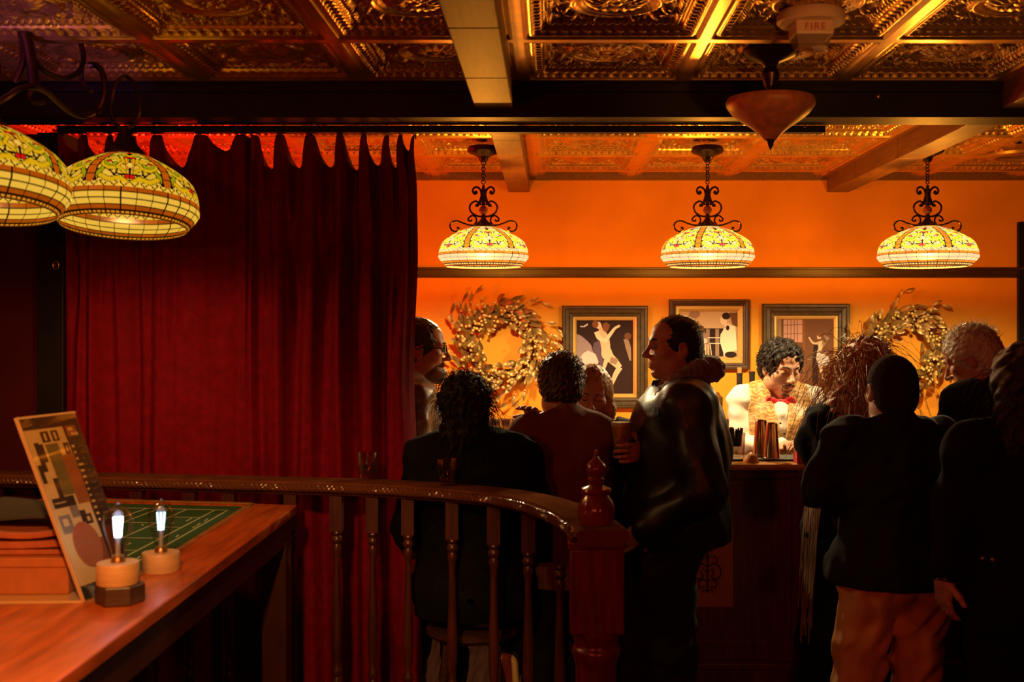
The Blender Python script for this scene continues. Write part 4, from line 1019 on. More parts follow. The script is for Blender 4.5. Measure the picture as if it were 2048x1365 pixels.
def art2(poly, ellp, limb):
    c = cv(1320, 590, 5.055); k = 5.055
    poly(c((440, 340), (640, 340), (640, 625), (440, 625)), 'night')
    for x in (465, 560): poly(c((x, 345), (x + 38, 345), (x + 38, 620), (x, 620)), 'taupe')
    for y in (430, 488): poly(c((480, y), (640, y), (640, y + 8), (480, y + 8)), 'white')
    ellp(*c((350, 195))[0], 55 / k, 42 / k, 'taupe'); limb(c((390, 330), (425, 420), (460, 560)), [80 / k, 90 / k, 120 / k], 'taupe')
    for i in range(5): limb(c((420 + i * 22, 500), (400 + i * 30, 610)), [8 / k, 8 / k], 'cream')
    ellp(*c((455, 465))[0], 26 / k, 26 / k, 'pale'); ellp(*c((415, 350))[0], 36 / k, 40 / k, 'brown')
    poly(c((700, 180), (790, 180), (790, 330), (730, 300)), 'brown')
    poly(c((612, 400), (650, 340), (700, 300), (760, 320), (780, 560), (700, 580), (655, 622), (625, 540), (605, 470)), 'white')
    limb(c((668, 300), (690, 330)), [50 / k, 60 / k], 'cream'); ellp(*c((645, 255))[0], 36 / k, 52 / k, 'cream'); ellp(*c((668, 215))[0], 42 / k, 36 / k, 'night'); ellp(*c((684, 335))[0], 18 / k, 26 / k, 'night'); ellp(*c((715, 605))[0], 60 / k, 32 / k, 'night')
def art3(poly, ellp, limb):
    c = cv(1320, 590, 5.055); k = 5.055
    poly(c((1185, 245), (1225, 245), (1225, 430), (1185, 430)), 'taupe'); poly(c((1250, 248), (1440, 248), (1440, 480), (1250, 480)), 'pink')
    for x in (1290, 1325, 1358, 1390): limb(c((x, 248), (x, 480)), [6 / k, 6 / k], 'brown')
    for y in (300, 390): limb(c((1250, y + 8), (1440, y)), [6 / k, 6 / k], 'brown')
    poly(c((1440, 248), (1470, 248), (1470, 880), (1440, 880)), 'hair'); poly(c((1560, 480), (1600, 520), (1600, 900), (1540, 900), (1545, 600)), 'night')
    limb(c((1620, 700), (1635, 780), (1650, 860)), [44 / k, 34 / k, 16 / k], 'skin'); limb(c((1610, 560), (1690, 420)), [30 / k, 60 / k], 'taupe')
    poly(c((1590, 560), (1625, 590), (1690, 610), (1720, 660), (1705, 710), (1650, 720), (1600, 700), (1580, 650)), 'pale')
    limb(c((1612, 470), (1622, 520), (1615, 570)), [44 / k, 44 / k, 34 / k], 'skin'); limb(c((1505, 428), (1545, 485), (1600, 490), (1640, 468)), [14 / k, 20 / k, 20 / k, 14 / k], 'skin')
    ellp(*c((1608, 425))[0], 22 / k, 26 / k, 'skin'); ellp(*c((1620, 408))[0], 30 / k, 18 / k, 'hair'); limb(c((1620, 400), (1680, 480)), [20 / k, 30 / k], 'brown')
picture(1124, 1295, 612, 817, 22, 7, 'framed picture of a dancing figure before a pale cloud, right of the left wreath', ('night', art1), M_fr)
picture(1338, 1499, 599, 740, 14, 10, 'small framed picture of a person in a white coat, above the two wine bottles', ('sand', art2), M_fr2)
picture(1524, 1698, 608, 830, 24, 7, 'framed picture of a ballet dancer by a window, behind the bartender', ('brown', art3), M_fr)

# ================================================================== WREATHS
M_leaf = mat('gilded_leaf', (.36, .20, .05), .36, .35, var=.5, vscale=30); M_berry = mat('gold_berry', (.75, .52, .15), .3, .3); M_twig = mat('brown_twig', (.12, .055, .02), .6)
def leaf(mb, p, dirv, nrm_, L_, W):
    d = dirv.normalized(); s_ = d.cross(nrm_).normalized(); n = s_.cross(d); vs = []
    for i, t in enumerate((0, .2, .45, .7, .9, 1.)):
        w = W * (math.sin(PI * min(1, t * .93 + .05)) ** .8) * .5; b = p + d * (L_ * t) + n * (L_ * .18 * math.sin(t * 2.2))
        vs += [b - s_ * w + n * w * .35, b, b + s_ * w + n * w * .35]
    fs = []
    for i in range(5):
        o = i * 3; fs += [(o, o + 1, o + 4, o + 3), (o + 1, o + 2, o + 5, o + 4)]
    mb._add(vs, fs)
def wreath(cx, cy, r, seed, lab):
    d = YB - .055; S = F / d; o = empty('wreath', P(cx, cy, d), label=lab, cat='wreath', group='gilded wreaths on the orange wall'); rg = random.Random(seed)
    lf = MB(); be = MB(); tw = MB(); R = r / S
    tw.tube([(R * math.cos(a), rg.uniform(-.008, .008), R * math.sin(a)) for a in np.linspace(0, 2 * PI, 40, endpoint=False)], .009, 8, closed=True)
    for k in range(230):
        a = rg.uniform(0, 2 * PI); rr = R + rg.gauss(0, .034); p = Vector((rr * math.cos(a), rg.uniform(-.045, .02), rr * math.sin(a)))
        tang = Vector((-math.sin(a), 0, math.cos(a))); out = Vector((math.cos(a), 0, math.sin(a)))
        side = 1 if rr > R else -1
        dv = -tang * rg.uniform(.5, 1) + out * side * rg.uniform(.0, .6) + Vector((0, -rg.uniform(0, .55), 0))
        if side < 0: dv *= 1; L_ = rg.uniform(.045, .065)
        else: L_ = rg.uniform(.06, .085)
        leaf(lf, p, dv, Vector((rg.uniform(-.5, .5), -1, rg.uniform(-.5, .5))), L_, rg.uniform(.026, .038))
    for k in range(165):
        a = rg.uniform(0, 2 * PI); rr = R + rg.gauss(0, .036); p = Vector((rr * math.cos(a), rg.uniform(-.085, -.035), rr * math.sin(a)))
        be.ball(p, rg.uniform(.0075, .0105), 8)
        if k % 3 == 0: tw.tube([p, p * .5 + Vector((R * math.cos(a), 0, R * math.sin(a))) * .5, Vector((R * math.cos(a - .1), 0, R * math.sin(a - .1)))], .0016, 5)
    for k in range(16):   # loose sprigs hanging out at the rim
        a = rg.uniform(0, 2 * PI); out = Vector((math.cos(a), 0, math.sin(a))); tang = Vector((-math.sin(a), 0, math.cos(a)))
        p0 = out * (R + .03); p1 = out * (R + .10) - tang * .05 + Vector((0, -.03, 0)); p2 = out * (R + .125) - tang * .11
        tw.tube(spline([p0, p1, p2], 4), .0015, 5); leaf(lf, p1, -tang + out, Vector((0, -1, .3)), .06, .02); leaf(lf, p2, -tang, Vector((.3, -1, 0)), .06, .02); be.ball(p1 + Vector((0, -.01, 0)), .007, 8)
    tw.build('twigs', M_twig, o); x = lf.build('leaves', M_leaf, o, sharp=180); x['kind'] = 'stuff'; x = be.build('berries', M_berry, o); x['kind'] = 'stuff'
wreath(1001, 690, 66, 11, 'gold leaf and berry wreath on the wall left of the dancing figure picture')
wreath(1808, 700, 66, 23, 'gold leaf and berry wreath on the wall right of the ballet dancer picture')
# ================================================================== PEOPLE
M_skin = mat('skin', (.52, .25, .15), .5, var=.12, vscale=30); M_lip = mat('lips', (.40, .12, .08), .45); M_skinr = mat('skin_ruddy', (.50, .21, .12), .5, var=.12, vscale=30)
def hairmat(n, c, r=.45): return mat(n, c, r, var=.5, vscale=60, stretch=(1, 1, .25), bump=.5, bscale=260, spec=.3)
H_black = hairmat('black_hair', (.014, .008, .005), .55); H_brown = hairmat('brown_hair', (.09, .04, .018)); H_light = hairmat('light_brown_hair', (.46, .22, .07)); H_grey = hairmat('grey_hair', (.70, .62, .50)); H_dark = hairmat('dark_brown_hair', (.05, .024, .012))
def cloth(n, c, r=.8, sheen=.15, bs=400, b=.2, var=.12): return mat(n, c, r, var=var, vscale=14, sheen=0, bump=b, bscale=bs, spec=.15)
def rotm(yaw=0, pitch=0, roll=0):    # yaw left, pitch down, roll towards own right
    return np.array(Matrix.Rotation(math.radians(yaw), 3, 'Z') @ Matrix.Rotation(-math.radians(pitch), 3, 'X') @ Matrix.Rotation(math.radians(roll), 3, 'Y'))
M_eye = mat('eye_white', (.26, .18, .14), .5, spec=.1)
class Person:
    def __init__(s, x, d, yaw, height, label, bulk=1., lean=(0, 0), hs=1., head=(0, 0, 0), hoff=(0, 0, 0), J=None, name='person', z=0.):
        s.sc = height / 1.72; s.yaw = math.radians(yaw); s.loc = Vector((PX(x, d), d, z)); s.bulk = bulk; s.hs = hs
        s.root = empty(name, s.loc, s.yaw, label, 'person', scale=s.sc)
        J0 = dict(hipl=(-.09, 0, .90), hipr=(.09, 0, .90), kneel=(-.10, .02, .48), kneer=(.10, .02, .48), anklel=(-.10, -.02, .08), ankler=(.10, -.02, .08), toel=(-.115, .12, .03), toer=(.115, .12, .03),
                  pel=(0, 0, .95), waist=(0, .0, 1.10), chest=(0, .005, 1.27), shl=(-.17, 0, 1.40), shr=(.17, 0, 1.40), elbl=(-.235, -.03, 1.12), elbr=(.235, -.03, 1.12), wrl=(-.235, .05, .88), wrr=(.235, .05, .88), neck=(0, -.012, 1.455), head=(hoff[0], .02 + hoff[1], 1.715 - .115 * hs + hoff[2]))
        s.J = {k: np.array(v, float) for k, v in J0.items()}
        for k in ('waist', 'chest', 'shl', 'shr', 'elbl', 'elbr', 'wrl', 'wrr', 'neck', 'head'):
            f = (s.J[k][2] - .95) / .5 if k[:2] not in ('el', 'wr') else .6
            s.J[k][:2] += np.array(lean) * f
        for k, v in (J or {}).items(): s.J[k] = np.array(s.L(v) if isinstance(v, Vector) else v, float)
        for sd in 'lr':
            b = s.J['sh' + sd]; b[0] *= (1 + (bulk - 1) * .6)
        s.Rh = rotm(*head); s.hands = {}
    def L(s, w):                      # world -> local
        v = (Vector(w) - s.loc); v.rotate(Matrix.Rotation(-s.yaw, 3, 'Z')); return v / s.sc
    def box(s, pad=.14, zlo=None, zhi=None):
        a = np.array(list(s.J.values())); lo, hi = a.min(0) - pad, a.max(0) + pad
        lo[2] = max(-.01, lo[2] - .02); hi[2] += .06
        if zlo is not None: lo[2] = zlo
        if zhi is not None: hi[2] = zhi
        return lo, hi
    def torso(s, S, g=0., k=.06, arms=True):
        J, b = s.J, s.bulk
        S.ell(J['pel'], (.165 * b + g, .118 * b + g, .14 + g), k); S.ell(J['waist'], (.148 * b + g, .108 * b + g, .16), k)
        S.ell(J['chest'], (.163 * b + g, .118 * b + g, .17), k); S.cap(J['shl'] * .82 + J['shr'] * .18, J['shr'] * .82 + J['shl'] * .18, .066 + g * .7, k=k)
        for sd in 'lr': S.cap(J['neck'] + [0, 0, .01], J['sh' + sd] * .85 + J['neck'] * .15, .045 + g * .5, .05 + g * .5, k)
    def arm(s, S, sd, g=0., upto=1., k=.03):
        J = s.J; a, e, w = J['sh' + sd], J['elb' + sd], J['wr' + sd]; b = .5 + s.bulk * .5
        S.ell(a, (.058 * b + g,) * 3, .05)
        if upto < .5: e2 = a + (e - a) * upto * 2; S.cap(a, e2, .052 * b + g, .047 * b + g * 1.25, k); return
        S.cap(a, e, .052 * b + g, .041 * b + g, k)
        t = (upto - .5) * 2; S.cap(e, e + (w - e) * t, .041 * b + g, .041 * b + g + (.028 - .041 * b) * t, k)
    def leg(s, S, sd, g=0., k=.04):
        J = s.J; b = .5 + s.bulk * .5
        S.cap(J['hip' + sd], J['knee' + sd], .083 * b + g, .055 * b + g, k); S.cap(J['knee' + sd], J['ankle' + sd], .055 * b + g, .040 + g * 1.2, k)
    def headframe(s, S): S.frame(s.Rh, s.J['head'], s.hs)
    def headlocal(s, p): return s.J['head'] + s.Rh @ (np.array(p, float) * s.hs)
    def face(s, S, fem=False, jaw=1.):
        s.headframe(S)
        S.ell((0, -.012, .032), (.071, .087, .080), .02); S.ell((0, .03, .05), (.060, .052, .045), .03)
        S.ell((0, .02, -.04), (.058 * jaw, .064, .062), .035); S.ell((0, .058, -.096), (.024, .020, .017), .03)
        for q in (-1, 1):
            S.ell((.044 * q * jaw, .006, -.062), (.020, .034, .026), .03); S.ell((.042 * q, .056, -.016), (.021, .019, .017), .03)
            S.cap((.012 * q, .083, .026), (.042 * q, .070, .024), .0085 if not fem else .006, .007, .02)
            S.ell((.031 * q, .090, .006), (.017, .012, .0115), .014, sub=True); S.ell((.031 * q, .0715, .005), (.0135, .0135, .0125), .004)
        S.cap((0, .085, .016), (0, .108, -.026), .0065, .0095, .014); S.ell((0, .107, -.029), (.0115, .011, .0105), .01)
        for q in (-1, 1):
            S.ell((.0125 * q, .095, -.032), (.0075, .010, .0075), .007)
        S.ell((0, .072, -.062), (.030, .017, .022), .02)
        S.cap((-.017, .083, -.0585), (.017, .083, -.0585), .0048, k=.006); S.cap((-.013, .083, -.0685), (.013, .083, -.0685), .0058, k=.006)
        S.cap((-.021, .087, -.0632), (.021, .087, -.0632), .0016, k=.004, sub=True); S.ell((0, .078, -.081), (.02, .008, .005), .008, sub=True)
        for q in (-1, 1):
            Me = np.array(Matrix.Rotation(-.22 * q, 3, 'Z') @ Matrix.Rotation(-.15, 3, 'X'))
            S.ell((.074 * q, -.010, -.004), (.009, .020, .032), .008, M=Me); S.ell((.083 * q, -.004, .0), (.007, .011, .017), .006, sub=True)
        S.frame()
        S.cap(s.headlocal((0, -.025, -.05)), s.J['neck'] + [0, 0, -.03], .052 * (.5 + .5 * s.bulk) if not fem else .045, .058, .03)
    def hand(s, S, sd, f, n, curl=.5, sp=1., thumb=.6):
        w = s.J['wr' + sd]; f = np.array(f, float); f /= np.linalg.norm(f); n = np.array(n, float); n -= f * (n @ f); n /= np.linalg.norm(n)
        l = np.cross(f, n) * (1 if sd == 'l' else -1)      # towards the thumb
        Mx = np.stack([l, f, n], 1)
        S.cap(w - f * .03, w + f * .02, .027, .026, .02); S.ell(w + f * .048, (.040, .050, .017), .02, M=Mx)
        for i, (o, L_) in enumerate(((.029, .070), (.010, .080), (-.010, .074), (-.028, .058))):
            p = w + f * (.090 - abs(o) * .25) + l * o; d = f + l * o * 1.5 * sp; d /= np.linalg.norm(d); r = .0088
            for j, q in enumerate((.45, .32, .23)):
                c = curl * (.55 + .15 * i * .4) * (1, 1.1, .8)[j]; d = d * math.cos(c) + n * math.sin(c); d /= np.linalg.norm(d)
                e = p + d * L_ * q; S.cap(p, e, r, r * .9, .005); p = e; r *= .9
                n = n - d * (n @ d); n /= np.linalg.norm(n) + 1e-9
            n = Mx[:, 2].copy()
        p = w + f * .022 + l * .030; d = l * .75 + f * .6 + n * .35 * thumb * 2; d /= np.linalg.norm(d)
        for L_, r in ((.040, .0115), (.030, .0095)):
            e = p + d * L_; S.cap(p, e, r, r * .88, .010); p = e; d = d + f * .35 + n * .25 * thumb; d /= np.linalg.norm(d)
    def body(s, h=.006, fem=False, jaw=1., skin=None, lips=True):
        S = SDF(*s.box(.17), h); J = s.J
        s.torso(S, -.004)
        for sd in 'lr':
            s.arm(S, sd, -.004)
            if sd in s.hands: s.hand(S, sd, **s.hands[sd])
            else: s.hand(S, sd, J['wr' + sd] - J['elb' + sd], (1 if sd == 'l' else -1, .15, 0), .35)
            s.leg(S, sd, -.006); S.cap(J['ankle' + sd], J['toe' + sd], .036, .03, .02)
        s.face(S, fem, jaw)
        V, Q = S.mesh(); mi = np.zeros(len(Q), int)
        if lips:
            c = V[Q].mean(1); q = ((c - J['head']) @ s.Rh) / s.hs
            m = (np.abs(q[:, 0]) < .021) & (q[:, 1] > .076) & (np.abs(q[:, 2] + .0632) < .0105 * np.clip(1.1 - (np.abs(q[:, 0]) / .023) ** 2, 0, 1)); mi[m] = 1
        return np_mesh('body', V, Q, [skin or M_skin, M_lip], s.root, mi)
    def garment(s, name, m, parts, h=.008, warp=(.004, .09, 1), clip=None, pad=.20, zlo=None, zhi=None, n=6):
        S = SDF(*s.box(pad, zlo, zhi), h); parts(S)
        if warp: S.warp(*warp, n=n)
        if clip: S.clip(clip)
        V, Q = S.mesh(); return np_mesh(name, V, Q, m, s.root)
    def top(s, name, m, g=.018, sleeve=1., hem=.86, collar=0., warp=(.0045, .10, 1), h=.008, extra=None, neck=1.0, sides='lr', open_v=False):
        J = s.J
        def parts(S):
            s.torso(S, g)
            S.cap(J['pel'] - [0, 0, .0], (J['pel'][0], J['pel'][1], hem - .02), .10, .10, .05)
            S.ell((J['pel'][0], J['pel'][1], hem + .02), (.175 * s.bulk + g, .125 * s.bulk + g, .16), .08); S.ell(J['pel'] - [0, .02, .03], (.175 * s.bulk + g, .135 * s.bulk + g, .15), .06)
            for sd in 'lr':
                if sleeve > 0: s.arm(S, sd, g * .8, sleeve)
            if collar: S.cap(J['neck'] + [0, -.005, -.03], J['neck'] + [0, .0, .02 + collar * .3], .068, .066, .03)
            if extra: extra(S)
        nk = J['neck']; hd = s.headlocal((0, .0, -.07)); ax_ = (hd - nk) / np.linalg.norm(hd - nk)
        def clip(X, Y, Z):
            a = hem - Z
            t = (X - nk[0]) * ax_[0] + (Y - nk[1]) * ax_[1] + (Z - nk[2]) * ax_[2] - (.012 + collar)
            near = np.sqrt((X - nk[0]) ** 2 + (Y - nk[1]) ** 2) - .12
            t = np.maximum(t, near * 1.0)
            t2 = np.minimum(t, .3)
            a = np.maximum(a, np.where(near < 0, t2 - 0, -.3))
            return a
        return s.garment(name, m, parts, h, warp, clip)
    def trousers(s, m, g=.014, h=.009, seed=4, amp=.006, top=1.0):
        def parts(S):
            S.ell(s.J['pel'], (.172 * s.bulk + g, .125 * s.bulk + g, .14), .05)
            for sd in 'lr':
                s.leg(S, sd, g, .035); hp = s.J['hip' + sd]; S.ell(hp + [0, -.035, -.02], (.085, .085, .10), .05)
        az = min(s.J['anklel'][2], s.J['ankler'][2])
        return s.garment('trousers', m, parts, h, (amp, .09, seed), lambda X, Y, Z: np.maximum(Z - top, az - .02 - Z) + 0 * X)
    def shoes(s, m, ms, sole_mat=None):
        for sd in 'lr':
            J = s.J; a, t = J['ankle' + sd], J['toe' + sd]; f = t - a; f[2] = 0; f /= np.linalg.norm(f)
            S = SDF(np.minimum(a, t) - .14, np.maximum(a, t) + .14, .006)
            S.ell(a + f * .0 + [0, 0, -.02], (.042, .05, .05), .03); S.cap(a - f * .02 + [0, 0, -.035], t + f * .03 + [0, 0, .0], .042, .038, .03)
            zb = -.0
            S.clip(lambda X, Y, Z: np.maximum(zb + .018 - Z, Z - (a[2] + .035)) + 0 * X)
            V, Q = S.mesh(); sh = np_mesh('shoe', V, Q, m, s.root)
            S = SDF(np.minimum(a, t) - .14, np.maximum(a, t) + .14, .006); S.cap((a - f * .025) * [1, 1, 0] + [0, 0, .03], (t + f * .03) * [1, 1, 0] + [0, 0, .03], .048, .046, .03)
            S.clip(lambda X, Y, Z: np.maximum(zb + .001 - Z, Z - .026) + 0 * X); V, Q = S.mesh(); np_mesh('sole', V, Q, ms, sh)
    # ---- hair
    def hairshell(s, S, t=.012, brow=.062, nape=-.075, side=-.03, front=.078, temple=.055):
        s.headframe(S)
        S.ell((0, -.013, .034), (.072 + t, .088 + t, .082 + t), .02); S.ell((0, -.045, -.02), (.064 + t * .8, .055 + t, .07), .03)
        S.ell((0, .098, -.030), (.080, .075, brow + .048), .012, sub=True)
        for q in (-1, 1):
            S.ell((.09 * q, .045, -.05), (.035, .055, .07 + side), .012, sub=True); S.ell((.085 * q, -.008, -.02), (.022, .027, .034), .008, sub=True)
        S.frame()
    def clipneck(s, S, nape):
        H = s.J['head']; R = s.Rh; hs = s.hs
        S.clip(lambda X, Y, Z: (nape + .25 * 0 - ((X - H[0]) * R[0, 2] + (Y - H[1]) * R[1, 2] + (Z - H[2]) * R[2, 2]) / hs) * hs)
    def headbox(s, down=.16, up=.19, wide=.19): c = s.J['head']; return c - [wide, wide, down], c + [wide, wide, up]
    def curls(s, mb, n, seed, L_=(.03, .06), rad=.006, rt=.0015, zone=None, turns=2., droop=.3, base=.006, mi=0):
        rg = random.Random(seed); H = s.J['head']; k = 0; guard = 0
        while k < n and guard < n * 40:
            guard += 1
            v = Vector((rg.gauss(0, 1), rg.gauss(0, 1), rg.gauss(0, 1))).normalized(); p = np.array((v.x * .077, -.014 + v.y * .097, .034 + v.z * .085))
            if zone and not zone(p): continue
            k += 1; nr = Vector(s.Rh @ np.array(v)); q = Vector(s.headlocal(p)) - nr * .004
            t1 = nr.cross(Vector((rg.uniform(-1, 1), rg.uniform(-1, 1), rg.uniform(-1, 1)))).normalized()
            ll = rg.uniform(*L_) * s.hs; axis = (nr * rg.uniform(.3, .9) + t1 * rg.uniform(.3, 1) + Vector((0, 0, -droop))).normalized(); t2 = axis.cross(nr).normalized(); t3 = axis.cross(t2)
            pts = []; m_ = 9; ph = rg.uniform(0, 6.28); rr = rad * rg.uniform(.6, 1.3)
            for i in range(m_):
                u = i / (m_ - 1); a = ph + u * 2 * PI * turns; pts.append(q + axis * ll * u + nr * base * math.sin(u * PI) + (t2 * math.cos(a) + t3 * math.sin(a)) * rr * min(1, u * 3) + Vector((0, 0, -droop * ll * u * u)))
            mb.tube(pts, [rt * (1 - .6 * i / (m_ - 1)) for i in range(m_)], 3, cap=False, mi=mi)
    def hair(s, m, shell=None, warp=(.003, .02, 3), nape=-.07, h=.005, curl=None, extra=None, down=.16, wide=.19, up=.19):
        S = SDF(*s.headbox(down, up, wide), h)
        if shell is not None: s.hairshell(S, **shell)
        if nape is not None: s.clipneck(S, nape * 1.)
        if extra: extra(S)
        if warp: S.warp(*warp)
        V, Q = S.mesh(); mb = MB()
        if curl:
            for c in (curl if isinstance(curl, list) else [curl]): s.curls(mb, **c)
        if curl:
            o = np_mesh('hair', V, Q, m, None); vs = [v.co for v in o.data.vertices]; fs = [tuple(p.vertices) for p in o.data.polygons]
            bpy.data.objects.remove(o); mb._add(vs, fs)
            return mb.build('hair', m, s.root, sharp=180)
        return np_mesh('hair', V, Q, m, s.root)
    def brows(s, m, th=.0035):
        for q in (-1, 1):
            mb = MB(); mb.tube([s.headlocal(p) for p in ((.013 * q, .0905, .024), (.026 * q, .090, .030), (.040 * q, .0785, .0285), (.049 * q, .066, .022))], [th * .8 * s.hs, th * s.hs, th * .8 * s.hs, th * .3 * s.hs], 6); mb.build('eyebrow', m, s.root)
    def eyes(s, closed=True):
        if closed:
            for q in (-1, 1):
                mb = MB(); mb.tube([s.headlocal(p) for p in ((.019 * q, .081, .001), (.026 * q, .0858, -.0022), (.033 * q, .0862, -.0026), (.043 * q, .080, -.0008))], [.0008, .0017, .0019, .0009], 5); mb.build('eyelashes', H_black, s.root)
            return
        for q in (-1, 1):
            mb = MB(); mb.ball(s.headlocal((.031 * q, .0735, .004)), .0128 * s.hs, 12, 0); mb.ball(s.headlocal((.031 * q, .0835, .004)), .0052 * s.hs, 8, 1); mb.build('eye', [M_eye, H_black], s.root)
short = dict(t=.010)

# ---------------------------------------------------------------- A: man with glasses half behind the curtain
M_lj = mat('brown_leather', (.13, .055, .025), .38, var=.3, vscale=12, bump=.25, bscale=90, coat=.15)
M_denim = cloth('dark_trousers', (.008, .007, .008), .9, .0)
M_blackshoe = mat('black_shoe', (.01, .01, .01), .35); M_darksole = mat('dark_sole', (.02, .02, .02), .7)
a = Person(822, 4.50, -84, 1.675, 'person with glasses and grey beard in a brown leather jacket, half behind the red curtain', bulk=1.12, hs=1.08, head=(2, 2, 0), hoff=(0, .02, 0), J=dict(elbr=(.24, .02, 1.12), wrr=(.16, .25, 1.08), elbl=(-.24, .02, 1.12), wrl=(-.14, .25, 1.08)))
a.body(.0055, skin=M_skinr); a.hair(H_dark, dict(t=.009, brow=.066), (.002, .015, 3), -.062)
def beardA(S):
    a.headframe(S); S.ell((0, .035, -.080), (.056, .066, .046), .02); S.ell((0, .068, -.100), (.032, .028, .026), .02); S.cap((-.026, .086, -.052), (.026, .086, -.052), .008, k=.01); S.frame()
    R, H, hs = a.Rh, a.J['head'], a.hs
S = SDF(*a.headbox(.18), .005); beardA(S); a.headframe(S); S.ell((0, .094, -.064), (.022, .016, .011), .008, sub=True); S.ell((0, .06, .02), (.085, .08, .062), .01, sub=True); S.frame(); S.warp(.0025, .012, 5)
V, Q = S.mesh(); np_mesh('beard', V, Q, hairmat('grizzled_beard', (.20, .12, .08)), a.root)
a.brows(H_dark); a.eyes(False)
M_lens = thin_glass('spectacle_lens', (.95, .95, .95), .06, .02); M_gls = mat('black_frame', (.012, .01, .01), .25)
mb = MB()
for q in (-1, 1):
    mb.tube([a.headlocal((.034 * q + .023 * math.cos(t), .100 - .012 * abs(.034 + .023 * math.cos(t) * q) / .05, .004 + .019 * math.sin(t))) for t in np.linspace(0, 2 * PI, 20, endpoint=False)], .0024, 6, closed=True)
    mb.tube([a.headlocal(p) for p in ((.056 * q, .088, .010), (.074 * q, .06, .010), (.080 * q, .0, .010), (.079 * q, -.02, .002))], .0026, 6)
mb.tube([a.headlocal(p) for p in ((-.011, .104, .008), (0, .107, .011), (.011, .104, .008))], .002, 6)
gg = mb.build('glasses', M_gls, a.root)
for q in (-1, 1):
    mb = MB(); mb._add([a.headlocal((.034 * q + .021 * math.cos(t), .0995 - .012 * abs(.034 + .021 * math.cos(t) * q) / .05, .004 + .017 * math.sin(t))) for t in np.linspace(0, 2 * PI, 16, endpoint=False)], [tuple(range(16))]); mb.build('lens', M_lens, gg, smooth=False)
def collA(S):
    nk = a.J['neck']
    for q in (-1, 1): S.cap(nk + [.075 * q, -.03, .0], nk + [.085 * q, .09, -.10], .022, .020, .02); 
    S.cap(nk + [-.075, -.04, .0], nk + [.075, -.04, .0], .024, k=.02)
a.top('leather_jacket', M_lj, g=.03, collar=.02, hem=.82, extra=collA, warp=(.006, .09, 2)); a.trousers(M_denim); a.shoes(M_blackshoe, M_darksole)

# ---------------------------------------------------------------- B: dark curly hair, black sweater, seated on a stool
M_swt = mat('black_fuzzy_knit', (.007, .0065, .007), .95, var=.3, vscale=60, spec=.1, bump=.8, bscale=160)
b = Person(946, 3.93, -6, 1.56, 'person with dark curly hair in a fuzzy black sweater, back turned, on a bar stool', bulk=1.08, hs=1.06, head=(-14, 4, 3), hoff=(-.03, 0, .0), z=-.085,
           J=dict(hipl=(-.09, .03, .88), hipr=(.09, .03, .88), kneel=(-.14, .38, .80), kneer=(.14, .36, .82), anklel=(-.14, .33, .44), ankler=(.135, .02, .60), toel=(-.15, .45, .40), toer=(.145, .07, .44), elbl=(-.26, .06, 1.10), elbr=(.26, .03, 1.08), wrl=(-.10, .26, 1.06), wrr=(.10, .27, 1.02)))
b.body(.007, lips=False)
def hairB(S):
    b.headframe(S); S.ell((0, -.02, .03), (.092, .112, .10), .03); S.ell((.028, -.05, -.05), (.072, .075, .085), .04); S.ell((.0, -.05, -.10), (.065, .06, .06), .04); S.ell((0, .11, -.03), (.07, .075, .10), .02, sub=True); S.frame()
b.hair(H_black, None, (.007, .03, 3), None, extra=hairB, down=.24, h=.006, curl=[dict(n=420, seed=3, L_=(.03, .075), rad=.009, rt=.0016, turns=1.8, base=.016, zone=lambda p: p[1] < .05), dict(n=130, seed=9, L_=(.07, .15), rad=.010, rt=.0013, turns=2.5, droop=.9, base=.02, zone=lambda p: p[0] > .01 and p[1] < .03 and p[2] < .03)])
b.top('sweater', M_swt, g=.034, collar=.035, hem=.80, warp=(.007, .12, 5)); b.trousers(M_denim)
M_snk = mat('dark_canvas', (.03, .028, .035), .8); M_sole = mat('cream_rubber_sole', (.85, .60, .30), .7, bump=.6, bscale=150)
for sd in 'lr':
    A_, T_ = b.J['ankle' + sd], b.J['toe' + sd]; f = (T_ - A_) / np.linalg.norm(T_ - A_)
    dn = np.array((0, -1., -.25)) if sd == 'r' else np.array((0, .0, -1.)); dn -= f * (dn @ f); dn /= np.linalg.norm(dn)
    S = SDF(np.minimum(A_, T_) - .16, np.maximum(A_, T_) + .16, .006); c0 = A_ - f * .035 + dn * .02; c1 = T_ + f * .06 + dn * .02
    S.cap(c0, c1, .043, .040, .03); S.cap(A_ - dn * .02, A_ + dn * .02, .046, .044, .03)
    S.clip(lambda X, Y, Z: (X - c0[0]) * dn[0] + (Y - c0[1]) * dn[1] + (Z - c0[2]) * dn[2] - .022); V, Q = S.mesh(); sh = np_mesh('sneaker', V, Q, M_snk, b.root)
    S = SDF(np.minimum(A_, T_) - .16, np.maximum(A_, T_) + .16, .005); S.cap(c0 + dn * .025, c1 + dn * .025, .047, .045, .02)
    S.clip(lambda X, Y, Z: np.abs((X - c0[0]) * dn[0] + (Y - c0[1]) * dn[1] + (Z - c0[2]) * dn[2] - .033) - .014); V, Q = S.mesh(); np_mesh('sole', V, Q, M_sole, sh)
st = empty('bar_stool', (PX(946, 3.93), 3.96, 0), label='dark bar stool under the person in the fuzzy black sweater', cat='stool')
MB().lathe([(.0, .56), (.15, .56), (.165, .575), (.165, .592), (.15, .60), (.0, .60)], 30, cap=False).build('seat', M_darkwood, st)
for q in range(4):
    an = PI / 4 + q * PI / 2; MB().tube([(.12 * math.cos(an), .12 * math.sin(an), .565), (.19 * math.cos(an), .19 * math.sin(an), 0)], .014, 8).build('leg', M_darkwood, st)
MB().tube([(.165 * math.cos(t), .165 * math.sin(t), .2) for t in np.linspace(0, 2 * PI, 30, endpoint=False)], .009, 8, closed=True).build('foot_ring', M_iron, st)

